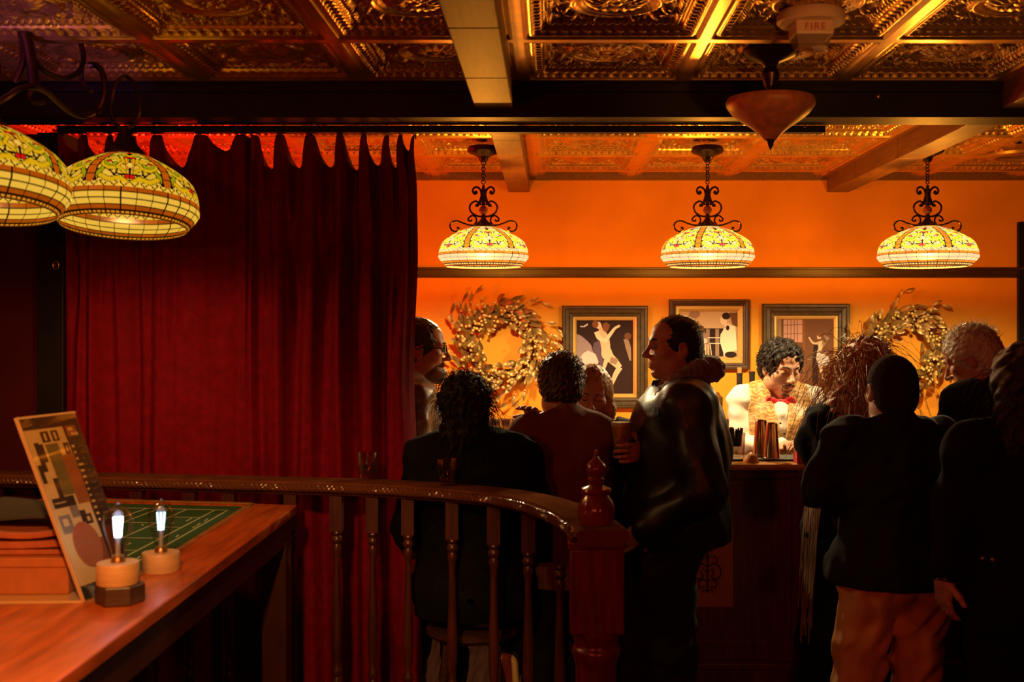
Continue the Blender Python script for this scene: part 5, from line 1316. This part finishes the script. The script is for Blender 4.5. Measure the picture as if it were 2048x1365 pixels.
# ---------------------------------------------------------------- C: brown blazer, back turned
M_blz = cloth('brown_blazer', (.20, .075, .055), .85, .12, 500, .25)
c = Person(1128, 4.14, 3, 1.545, 'person in a brown blazer with short curly dark hair, back turned, embracing another', bulk=1.0, hs=1.12, head=(4, 12, 4), hoff=(-.012, .02, -.005), J=dict(shl=(-.15, 0, 1.39), shr=(.142, 0, 1.39), elbl=(-.205, .09, 1.12), elbr=(.15, .13, 1.12), wrl=(-.14, .25, 1.08), wrr=(.14, .25, 1.08)))
c.body(.006, lips=False); c.hair(H_dark, dict(t=.014, brow=.07), (.004, .02, 7), -.068, curl=dict(n=520, seed=5, L_=(.012, .03), rad=.006, rt=.0017, turns=1.2, base=.008, droop=.0, zone=lambda p: p[2] > -.03 and p[1] < .075))
def collC(S):
    nk = c.J['neck']; S.cap(nk + [-.055, -.035, -.012], nk + [.055, -.035, -.012], .024, k=.02); 
    for q in (-1, 1): S.cap(nk + [.06 * q, -.03, -.012], nk + [.075 * q, .06, -.06], .022, k=.02)
c.top('blazer', M_blz, g=.018, collar=.012, hem=.78, warp=(.004, .11, 8), extra=collC); c.trousers(M_denim, seed=9); c.shoes(M_blackshoe, M_darksole)
S = SDF(c.J['neck'] - .12, c.J['neck'] + .12, .005); S.cap(c.J['neck'] + [0, -.008, -.02], c.J['neck'] + [0, .0, .018], .067, .063, .01); nkz = c.J['neck'][2]
S.clip(lambda X, Y, Z: np.abs(Z - nkz - .006) - .016 + 0 * X); V, Q = S.mesh(); np_mesh('shirt_collar', V, Q, cloth('dark_collar', (.03, .018, .016)), c.root)

# ---------------------------------------------------------------- D: woman with long straight hair facing us
d = Person(1183, 4.385, 172, 1.49, 'person with long straight light brown hair whose face shows beside the brown blazer', bulk=.88, hs=1.04, head=(8, 16, -4), hoff=(0, .0, 0), J=dict(elbr=P(1066, 880, 4.36), wrr=P(1074, 838, 4.20), elbl=(-.26, .10, 1.14), wrl=(-.12, .16, .98)))
d.hands['r'] = dict(f=d.L(P(1048, 802, 4.09)) - d.L(P(1074, 838, 4.20)), n=(0, 0, -1), curl=.45)
d.body(.005, fem=True, jaw=.92); d.brows(H_brown, .0028); d.eyes(True)
def hairD(S):
    d.headframe(S)
    for q in (-1, 1):
        S.cap((.060 * q, -.01, .04), (.082 * q, .012, -.06), .028, .026, .03); S.cap((.082 * q, .012, -.06), (.090 * q, .03, -.24), .026, .030, .03)
    S.cap((0, -.06, .0), (0, -.07, -.22), .06, .07, .04); S.cap((.0, .03, .11), (.0, -.06, .115), .004, k=.01, sub=True); S.frame()
d.hair(H_light, dict(t=.012, brow=.060, side=-.02), (.0016, .02, 2), None, extra=hairD, down=.34)
d.top('dark_top', cloth('dark_top', (.05, .03, .03)), g=.014, hem=.84, warp=(.003, .1, 3)); d.trousers(M_denim, seed=3); d.shoes(M_blackshoe, M_darksole)

# ---------------------------------------------------------------- E: black leather jacket, profile
M_blk = mat('black_leather', (.012, .009, .008), .40, var=.3, vscale=14, bump=.22, bscale=60, spec=.38)
M_shear = mat('brown_shearling', (.16, .085, .05), .95, var=.4, vscale=120, sheen=.5, bump=1., bscale=240)
e = Person(1356, 4.16, 92, 1.675, 'person in a black leather jacket with shearling collar, in profile, holding a beer', bulk=1.16, hs=1.05, head=(12, -3, 0), hoff=(0, .012, .010), lean=(0, -.012),
           J=dict(elbl=(-.265, -.05, 1.10), wrl=(-.20, .14, .96), elbr=(.25, .10, 1.12), wrr=P(1287, 899, 4.08), pel=(0, .025, .95), hipl=(-.09, .05, .90), hipr=(.09, .05, .90), kneel=(-.10, .03, .48), anklel=(-.10, .0, .08), toel=(-.11, .14, .03), kneer=(.10, .13, .48), ankler=(.10, .15, .08), toer=(.11, .29, .03)))
e.hands['r'] = dict(f=(-.82, .50, -.05), n=(.5, 1., 0), curl=.62)
e.body(.005, skin=M_skinr, jaw=1.04); e.hair(H_black, dict(t=.007, brow=.078, temple=.04), (.0015, .014, 3), -.072, curl=dict(n=160, seed=5, L_=(.012, .022), rad=.002, rt=.0012, turns=.6, base=.002, droop=.1, zone=lambda p: p[2] > .06 and p[1] < .05)); e.brows(H_black, .004); e.eyes(False)
def extE(S):
    J = e.J; S.ell(J['chest'] + [0, .0, -.02], (.20, .163, .24), .08); S.ell(J['waist'], (.20, .165, .2), .08); S.ell(J['pel'] + [0, -.01, 0], (.205, .162, .2), .08)
def foldE(X, Y, Z):    # deep creases at the bent elbow and the hem band
    return 0
def crease(S):
    el = e.J['elbl']; sh_ = e.J['shl']; wr = e.J['wrl']
    for i, u in enumerate((.45, .62, .78, .92)):
        p = sh_ + (el - sh_) * u; S.cap(p + [-.05, .035, .02], p + [-.045, .065, -.03], .011, .005, .014)
    for u in (.15, .35, .55): p = el + (wr - el) * u; S.cap(p + [-.045, -.01, .04], p + [-.05, .02, -.03], .010, .004, .014)
ej = e.top('leather_jacket', M_blk, g=.040, collar=.0, hem=.885, warp=(.006, .16, 12), extra=lambda S: (extE(S), crease(S)), h=.007)
S = SDF(e.J['neck'] - .2, e.J['neck'] + .2, .006); nk = e.J['neck']
for q in (-1, 1):
    cp = [(0, -.105, .070), (.06 * q, -.095, .072), (.105 * q, -.04, .062), (.115 * q, .02, .030), (.105 * q, .075, -.020), (.07 * q, .135, -.085)]
    for p0, p1, r0_, r1_ in zip(cp, cp[1:], (.042, .042, .042, .040, .036), (.042, .042, .040, .036, .026)): S.cap(nk + p0, nk + p1, r0_, r1_, .03)
S.warp(.004, .02, 4); V, Q = S.mesh(); np_mesh('shearling_collar', V, Q, M_shear, e.root)
def surf(o, root, x, y):         # camera-facing surface point of a garment seen at pixel x, y
    Mw = Matrix.Translation(root.location) @ Matrix.Rotation(root.rotation_euler.z, 4, 'Z') @ Matrix.Scale(root.scale.x, 4)
    A_ = np.array(Mw); n = len(o.data.vertices); co_ = np.zeros(n * 3, np.float32); o.data.vertices.foreach_get('co', co_); co_ = co_.reshape(-1, 3)
    wv = co_ @ A_[:3, :3].T + A_[:3, 3]; px_ = wv[:, 0] / wv[:, 1] * F + CX; py_ = CY - (wv[:, 2] - EYE) / wv[:, 1] * F
    m = np.where((px_ - x) ** 2 + (py_ - y) ** 2 < 36)[0]; i = int(m[np.argmin(wv[m, 1])]); return co_[i].astype(float), np.array(o.data.vertices[i].normal)
pp_, nn_ = surf(ej, e.root, 1309, 823); zq = Vector(nn_).to_track_quat('Z', 'Y').to_matrix().to_4x4()
MB().box((-.026, -.020, -.008), (.026, .020, .004)).build('pocket_flap', M_denim, e.root, bevel=.006).matrix_local = Matrix.Translation(Vector(pp_)) @ zq
e.trousers(mat('black_trousers', (.012, .011, .012), .8, bump=.2), g=.022, seed=5); e.shoes(M_blackshoe, M_darksole)
# beer in the hand
M_beer, nt_, out_ = new_mat('amber_beer'); bb = nt_.nodes.new('ShaderNodeBsdfPrincipled'); bb.inputs['Base Color'].default_value = (.95, .50, .06, 1); bb.inputs['Roughness'].default_value = .1
tt = nt_.nodes.new('ShaderNodeBsdfTransparent'); tt.inputs[0].default_value = (1, .55, .1, 1); mm = nt_.nodes.new('ShaderNodeMixShader'); mm.inputs[0].default_value = .8; tr = nt_.nodes.new('ShaderNodeBsdfTranslucent'); tr.inputs[0].default_value = (.95, .45, .05, 1); m2 = nt_.nodes.new('ShaderNodeMixShader')
nt_.links.new(bb.outputs[0], m2.inputs[1]); nt_.links.new(tr.outputs[0], m2.inputs[2]); nt_.links.new(tt.outputs[0], mm.inputs[1]); nt_.links.new(m2.outputs[0], mm.inputs[2]); nt_.links.new(mm.outputs[0], out_.inputs[0])
bg = empty('beer_glass', P(1243, 911, 4.03), label='pint glass of amber beer with foam, held in front of the black leather jacket', cat='glass')
MB().lathe([(.0, .0), (.024, .0), (.027, .006), (.032, .045), (.039, .125), (.0375, .125), (.030, .045), (.025, .012), (.0, .012)], 32, cap=False).build('tumbler', M_gl, bg)
MB().lathe([(.0, .0125), (.0245, .0125), (.0295, .045), (.0362, .106), (.0, .106)], 32, cap=False).build('beer', M_beer, bg); MB().lathe([(.0, .1062), (.0362, .1062), (.0372, .119), (.0, .121)], 32, cap=False).build('foam', mat('beer_foam', (.85, .68, .42), .8), bg)

# ---------------------------------------------------------------- F: the bartender
M_shirt = cloth('white_shirt', (.80, .70, .58), .75, .1, 300, .15, .05)
M_vest, ntv, ov = new_mat('gold_paisley'); bv_ = ntv.nodes.new('ShaderNodeBsdfPrincipled'); bv_.inputs['Roughness'].default_value = .45; bv_.inputs['Sheen Weight'].default_value = .3
tcv = ntv.nodes.new('ShaderNodeTexCoord'); wv = ntv.nodes.new('ShaderNodeTexWave'); wv.wave_type = 'RINGS'; wv.inputs['Scale'].default_value = 14; wv.inputs['Distortion'].default_value = 9; wv.inputs['Detail'].default_value = 2; wv.inputs['Detail Scale'].default_value = 2.2
mv = ntv.nodes.new('ShaderNodeMix'); mv.data_type = 'RGBA'; mv.inputs[6].default_value = (.30, .13, .025, 1); mv.inputs[7].default_value = (.66, .37, .10, 1)
ntv.links.new(tcv.outputs['Object'], wv.inputs[0]); ntv.links.new(wv.outputs[1], mv.inputs[0]); ntv.links.new(mv.outputs[2], bv_.inputs['Base Color']); ntv.links.new(bv_.outputs[0], ov.inputs[0])
f = Person(1553, 5.57, 180, 1.56, 'bartender in a gold vest, white shirt and red bow tie, looking down at the bar', bulk=1.22, hs=1.21, head=(20, 14, -2), hoff=(-.012, .035, .006),
           J=dict(elbr=P(1482, 892, 5.50), wrr=P(1566, 893, 5.26), elbl=P(1640, 890, 5.50), wrl=P(1615, 898, 5.24)))
f.hands['r'] = dict(f=f.L(P(1596, 886, 5.18)) - f.L(P(1566, 893, 5.26)), n=(-.2, .5, -1), curl=.6); f.hands['l'] = dict(f=f.L(P(1585, 884, 5.16)) - f.L(P(1615, 898, 5.24)), n=(.3, .1, -1), curl=.6)
f.body(.0045, jaw=1.18); f.brows(H_black, .0042); f.eyes(True)
f.hair(H_black, dict(t=.018, brow=.064, side=-.035), (.007, .025, 6), -.055, curl=dict(n=420, seed=8, L_=(.018, .042), rad=.009, rt=.0026, turns=1.5, base=.012, droop=.15, zone=lambda p: p[2] > -.01 and not (p[1] > .045 and p[2] < .085)))
S = SDF(*f.headbox(.2), .004); f.headframe(S); S.cap((-.026, .0855, -.0525), (0, .0905, -.047), .0045, k=.004); S.cap((.026, .0855, -.0525), (0, .0905, -.047), .0045, k=.004)
for q in (-1, 1): S.cap((.027 * q, .083, -.054), (.024 * q, .075, -.082), .0035, k=.006)
S.ell((0, .066, -.099), (.022, .0145, .011), .01); S.frame(); S.warp(.0012, .008, 5); V, Q = S.mesh(); np_mesh('moustache', V, Q, hairmat('stubble', (.11, .045, .025)), f.root)
f.top('shirt', M_shirt, g=.018, collar=.03, hem=.84, sleeve=.97, warp=(.0055, .085, 21), h=.007)
nkf = f.J['neck']
def vestparts(S):
    f.torso(S, .038); S.ell((f.J['pel'][0], f.J['pel'][1], .88), (.175 * f.bulk + .035, .125 * f.bulk + .035, .16), .08)
def vclip(X, Y, Z):
    x = X - nkf[0]; arm_ = .165 - .9 * np.clip(np.abs(Z - 1.30) - .10, 0, .2) * (Z < 1.3)
    v = (.042 * np.clip((Z - 1.10) / .30, 0, 1.2)) - np.abs(x)            # open V in front
    a = np.where(Y > -.02, v, -.2); side = np.abs(x) - (.172 - .10 * np.clip(Z - 1.36, 0, .2)); side = np.where(Z > 1.16, side, -.2)
    return np.maximum(np.maximum(np.maximum(a, side), .87 - Z), np.sqrt((X - nkf[0]) ** 2 + (Y - nkf[1]) ** 2) * 0 + np.where(np.sqrt((X - nkf[0]) ** 2 + (Y - nkf[1]) ** 2) < .075, Z - nkf[2] + .0, -.2))
f.garment('vest', M_vest, vestparts, .007, (.003, .09, 5), vclip)
BT = np.array(f.J['neck']) + [0, .115, -.050]
S = SDF(BT - .12, BT + .12, .004)
for q in (-1, 1): S.cap(BT + [.016 * q, .0, 0], BT + [.058 * q, .0, .004], .013, .026, .01)
S.ell(BT + [0, .006, 0], (.014, .014, .017), .004); by = BT[1]; S.clip(lambda X, Y, Z: np.abs(Y - by) - .015 - .0 * X); S.warp(.002, .03, 2); V, Q = S.mesh(); np_mesh('bow_tie', V, Q, mat('red_satin', (.62, .008, .014), .4, sheen=.3), f.root)
mb = MB()

sh_ = [o for o in f.root.children if o.name.startswith('shirt')][0]; cv_ = np.array([v.co[:] for v in sh_.data.vertices])
for z in (1.30, 1.235):
    m_ = np.where((np.abs(cv_[:, 0] - nkf[0]) < .012) & (np.abs(cv_[:, 2] - z) < .008))[0]; MB().ball(cv_[m_[np.argmax(cv_[m_, 1])]], (.006, .004, .006), 8).build('button', M_blackshoe, f.root)
f.trousers(M_denim, seed=6); f.shoes(M_blackshoe, M_darksole)

# ---------------------------------------------------------------- G: long curly hair, black coat, leaning on the bar
M_bbtn = mat('brass_button', (.4, .3, .12), .3, .8); M_coat = cloth('black_wool_coat', (.008, .007, .0075), .9, .05, 300, .4)
g = Person(1700, 4.24, 12, 1.60, 'person in a long black coat with long curly brown hair leaning on the bar', bulk=1.0, hs=1.05, head=(-8, 20, 12), hoff=(.075, .02, -.01), lean=(.035, .06),
           J=dict(shl=(-.095, .05, 1.365), elbl=P(1620, 893, 4.30), wrl=P(1672, 905, 4.47)))
g.body(.007, lips=False)
def hairG(S):
    g.headframe(S); S.ell((0, -.02, .03), (.092, .112, .098), .03); S.frame(); H = g.J['head']
    S.cap(H + [-.03, -.06, .03], H + [-.17, -.10, -.19], .065, .070, .04); S.cap(H + [-.02, -.08, -.02], H + [-.05, -.12, -.20], .07, .085, .04)
    g.headframe(S); S.ell((0, .11, -.03), (.07, .075, .10), .02, sub=True); S.frame()
cz = [dict(n=300, seed=13, L_=(.05, .12), rad=.010, rt=.0017, turns=2.5, base=.018, droop=.6, zone=lambda p: p[1] < .06 and p[2] > -.04), dict(n=420, seed=14, L_=(.16, .30), rad=.012, rt=.0016, turns=4, base=.03, droop=.8, zone=lambda p: p[0] < .02 and p[1] < .04 and p[2] < .09)]
g.hair(H_light, None, (.008, .035, 3), None, extra=hairG, down=.32, wide=.26, h=.007, curl=cz)
gc = g.top('coat', M_coat, g=.022, collar=.01, hem=.72, warp=(.006, .1, 15))
def skirtG(S):
    for i in range(5): S.ell((0, .0, .80 - i * .15), (.19 + i * .022, .13 + i * .012, .14), .08)
gs = g.garment('long_skirt', M_coat, skirtG, .010, None, lambda X, Y, Z: np.maximum(.12 - Z, Z - .86) + .010 * np.sin(np.arctan2(Y, X) * 17) + 0 * X, pad=.3)
g.shoes(M_blackshoe, M_darksole)

def surf_safe(o, root, x, y):
    try: return surf(o, root, x, y)
    except ValueError: return None
mb = MB(); rg = random.Random(31)
for k in range(22):                # long fringe of a scarf hanging down the coat
    xa, xb, xc = 1612 + k * 1.5, 1600 + k * 1.3 + rg.uniform(-3, 3), 1594 + k * 1.0 + rg.uniform(-5, 5); pts = []; ye = rg.uniform(1180, 1300)
    for y in np.arange(958, ye, 14):
        t = (y - 958) / 340; x = xa * (1 - t) ** 2 + 2 * xb * t * (1 - t) + xc * t * t + 1.5 * math.sin(y / 23 + k)
        q_ = surf_safe(gc, g.root, x, y) or surf_safe(gs, g.root, x, y)
        if q_: pts.append(Vector(q_[0] + q_[1] * .007))
    if len(pts) > 4:
        pts = [sum((pts[max(0, min(len(pts) - 1, i_ + d_))] for d_ in (-2, -1, 0, 1, 2)), Vector()) / 5 for i_ in range(len(pts))]
        mb.tube(pts, .0030, 5)
if mb.v: mb.build('scarf_fringe', cloth('grey_brown_fringe', (.26, .17, .09)), g.root)['kind'] = 'stuff'

# ---------------------------------------------------------------- H: navy polo, tan trousers
M_polo = cloth('navy_polo', (.016, .016, .022), .85, .08, 600, .3); M_chino = cloth('tan_chinos', (.72, .38, .15), .85, .1, 300, .2)
hh = Person(1787, 3.70, 2, 1.548, 'person with cropped hair in a dark polo shirt and tan trousers, back turned', bulk=1.17, hs=1.13, head=(3, 4, 2), hoff=(0, .005, 0),
            J=dict(elbl=P(1634, 992, 3.70), wrl=P(1684, 962, 3.88), elbr=(.30, .06, 1.08), wrr=(.20, .28, 1.04), kneel=(-.145, -.01, .48), anklel=(-.20, -.03, .08), toel=(-.22, .11, .03), kneer=(.09, .02, .48), ankler=(.08, .0, .08), toer=(.10, .14, .03)))
hh.body(.006, lips=False, skin=M_skinr); hh.hair(mat('cropped_hair', (.03, .016, .009), .9, var=.5, vscale=90, bump=1., bscale=320, spec=.15), dict(t=.006, brow=.07), (.0008, .01, 3), -.075)
def collH(S):
    nk = hh.J['neck']; S.cap(nk + [-.05, -.03, .01], nk + [.05, -.03, .01], .030, k=.02)
    for q in (-1, 1): S.cap(nk + [.055 * q, -.025, .008], nk + [.07 * q, .05, -.03], .026, k=.02)
hh.top('polo_shirt', M_polo, g=.024, sleeve=.43, collar=.02, hem=.90, warp=(.006, .10, 31), extra=collH, h=.007); hh.trousers(M_chino, g=.024, seed=7, amp=.008, h=.008); hh.shoes(M_blackshoe, M_darksole)

# ---------------------------------------------------------------- I: grey-haired man at the right
M_blkj = cloth('black_jacket', (.009, .008, .008), .8, .05, 300, .25)
ii_ = Person(2003, 4.22, 30, 1.66, 'person with short grey hair in a black jacket looking down at the bar, right side', bulk=1.08, hs=1.10, head=(26, 24, -3), hoff=(-.03, .045, -.015), lean=(-.01, .03), J=dict(elbl=(-.25, .08, 1.10), wrl=(-.13, .30, 1.06)))
ii_.body(.005, skin=M_skinr); ii_.hair(H_grey, dict(t=.012, brow=.062), (.003, .016, 3), -.068, curl=dict(n=300, seed=15, L_=(.016, .034), rad=.003, rt=.0014, turns=.7, base=.006, droop=-.3, zone=lambda p: p[2] > .03)); ii_.brows(H_grey); ii_.eyes(True)
ii_.top('jacket', M_blkj, g=.028, collar=.02, hem=.80, warp=(.005, .1, 17)); ii_.trousers(M_denim, seed=8); ii_.shoes(M_blackshoe, M_darksole)

# ---------------------------------------------------------------- J: dark-haired woman at the right edge
j = Person(2054, 3.24, 6, 1.588, 'person with long dark hair in a black coat at the right edge, back turned', bulk=1.08, hs=1.08, head=(0, 3, 0), J=dict(elbl=P(1912, 1010, 3.25), wrl=P(1888, 1152, 3.20)))
j.hands['l'] = dict(f=(.08, .22, -1.), n=(1., .25, .1), curl=.55, thumb=.25)
j.body(.005, lips=False)
def hairJ(S):
    j.headframe(S); S.ell((0, -.018, .032), (.092, .112, .098), .03); S.cap((-.05, -.05, 0), (-.075, -.07, -.17), .060, .055, .05); S.cap((.05, -.05, 0), (.075, -.07, -.17), .060, .055, .05); S.cap((0, -.07, 0), (0, -.10, -.18), .065, .055, .05); S.ell((0, .11, -.03), (.07, .075, .10), .02, sub=True); S.frame()
j.hair(H_black, None, (.005, .04, 3), None, extra=hairJ, down=.30, wide=.22, h=.006, curl=dict(n=350, seed=17, L_=(.10, .22), rad=.008, rt=.0014, turns=2.2, base=.02, droop=.8, zone=lambda p: p[1] < .04 and p[2] < .06))
jc = j.top('coat', M_coat, g=.030, sleeve=.94, collar=.01, hem=.52, warp=(.005, .12, 19)); j.trousers(M_denim, seed=18); j.shoes(M_blackshoe, M_darksole)
wv_ = j.J['wrl']; fd = wv_ - j.J['elbl']; fd /= np.linalg.norm(fd); zq = Vector(fd).to_track_quat('Z', 'Y').to_matrix().to_4x4()
MB().lathe([(.030, -.008), (.034, -.006), (.034, .006), (.030, .008)], 24, M=Matrix.Translation(Vector(wv_ + fd * .012)) @ zq, cap=False).build('bracelet', mat('dark_bracelet', (.03, .015, .012), .3, .6), j.root)
for x, y in ((1960, 1117), (1980, 1121)):
    p_, n_ = surf(jc, j.root, x, y); MB().ball(p_ + n_ * .001, (.008, .008, .008), 10).build('button', M_bbtn, j.root)
# ================================================================== LIGHT
w = bpy.data.worlds.new('world'); bpy.context.scene.world = w; w.use_nodes = True
w.node_tree.nodes['Background'].inputs[0].default_value = (.02, .006, .003, 1); w.node_tree.nodes['Background'].inputs[1].default_value = .02
# lamps of the front room behind the camera (warm red), red stage lamp behind the curtain, magenta lamp at the far left
point('front_room_lamp', (-1.2, -.3, 1.95), (1, .10, .05), 42, .12)
point('front_room_lamp', (.95, -.5, 1.95), (1, .15, .045), 22, .12)
point('red_stage_lamp', (-1.95, 5.3, 1.45), (1, .012, .006), 60, .06)
def spot(name, loc, tgt, col, power, ang, r=.05):
    l = bpy.data.lights.new(name, 'SPOT'); l.color = col; l.energy = power; l.spot_size = math.radians(ang); l.spot_blend = .5; l.shadow_soft_size = r
    o = bpy.data.objects.new(name, l); C.objects.link(o); o.location = loc; o.rotation_euler = (Vector(tgt) - Vector(loc)).to_track_quat('-Z', 'Y').to_euler()
spot('magenta_uplight', (-2.25, 1.9, 1.5), (-1.75, 3.08, 2.5), (.6, .16, 1.), 100, 30)
spot('added_table_spot', (-.52, 1.0, 2.05), (-1.05, 2.3, 1.05), (1, .44, .10), 140, 66)  # unseen spot added to brighten the table and sign; no shade built here
spot('amber_uplight', (.95, 1.5, 1.72), (1.15, 3.3, 2.5), (1, .40, .08), 34, 50)
vs_ = bpy.context.scene.view_settings
vs_.view_transform = 'Standard'; vs_.look = 'None'; vs_.exposure = 0; vs_.gamma = 1
bpy.context.scene.display_settings.display_device = 'sRGB'
cy = bpy.context.scene.cycles
cy.max_bounces = 7; cy.diffuse_bounces = 3; cy.glossy_bounces = 3; cy.transparent_max_bounces = 16; cy.caustics_reflective = False; cy.caustics_refractive = False
cy.sample_clamp_indirect = 4
try: cy.use_denoising = True
except Exception: pass

cy.use_adaptive_sampling = True; cy.adaptive_threshold = .02
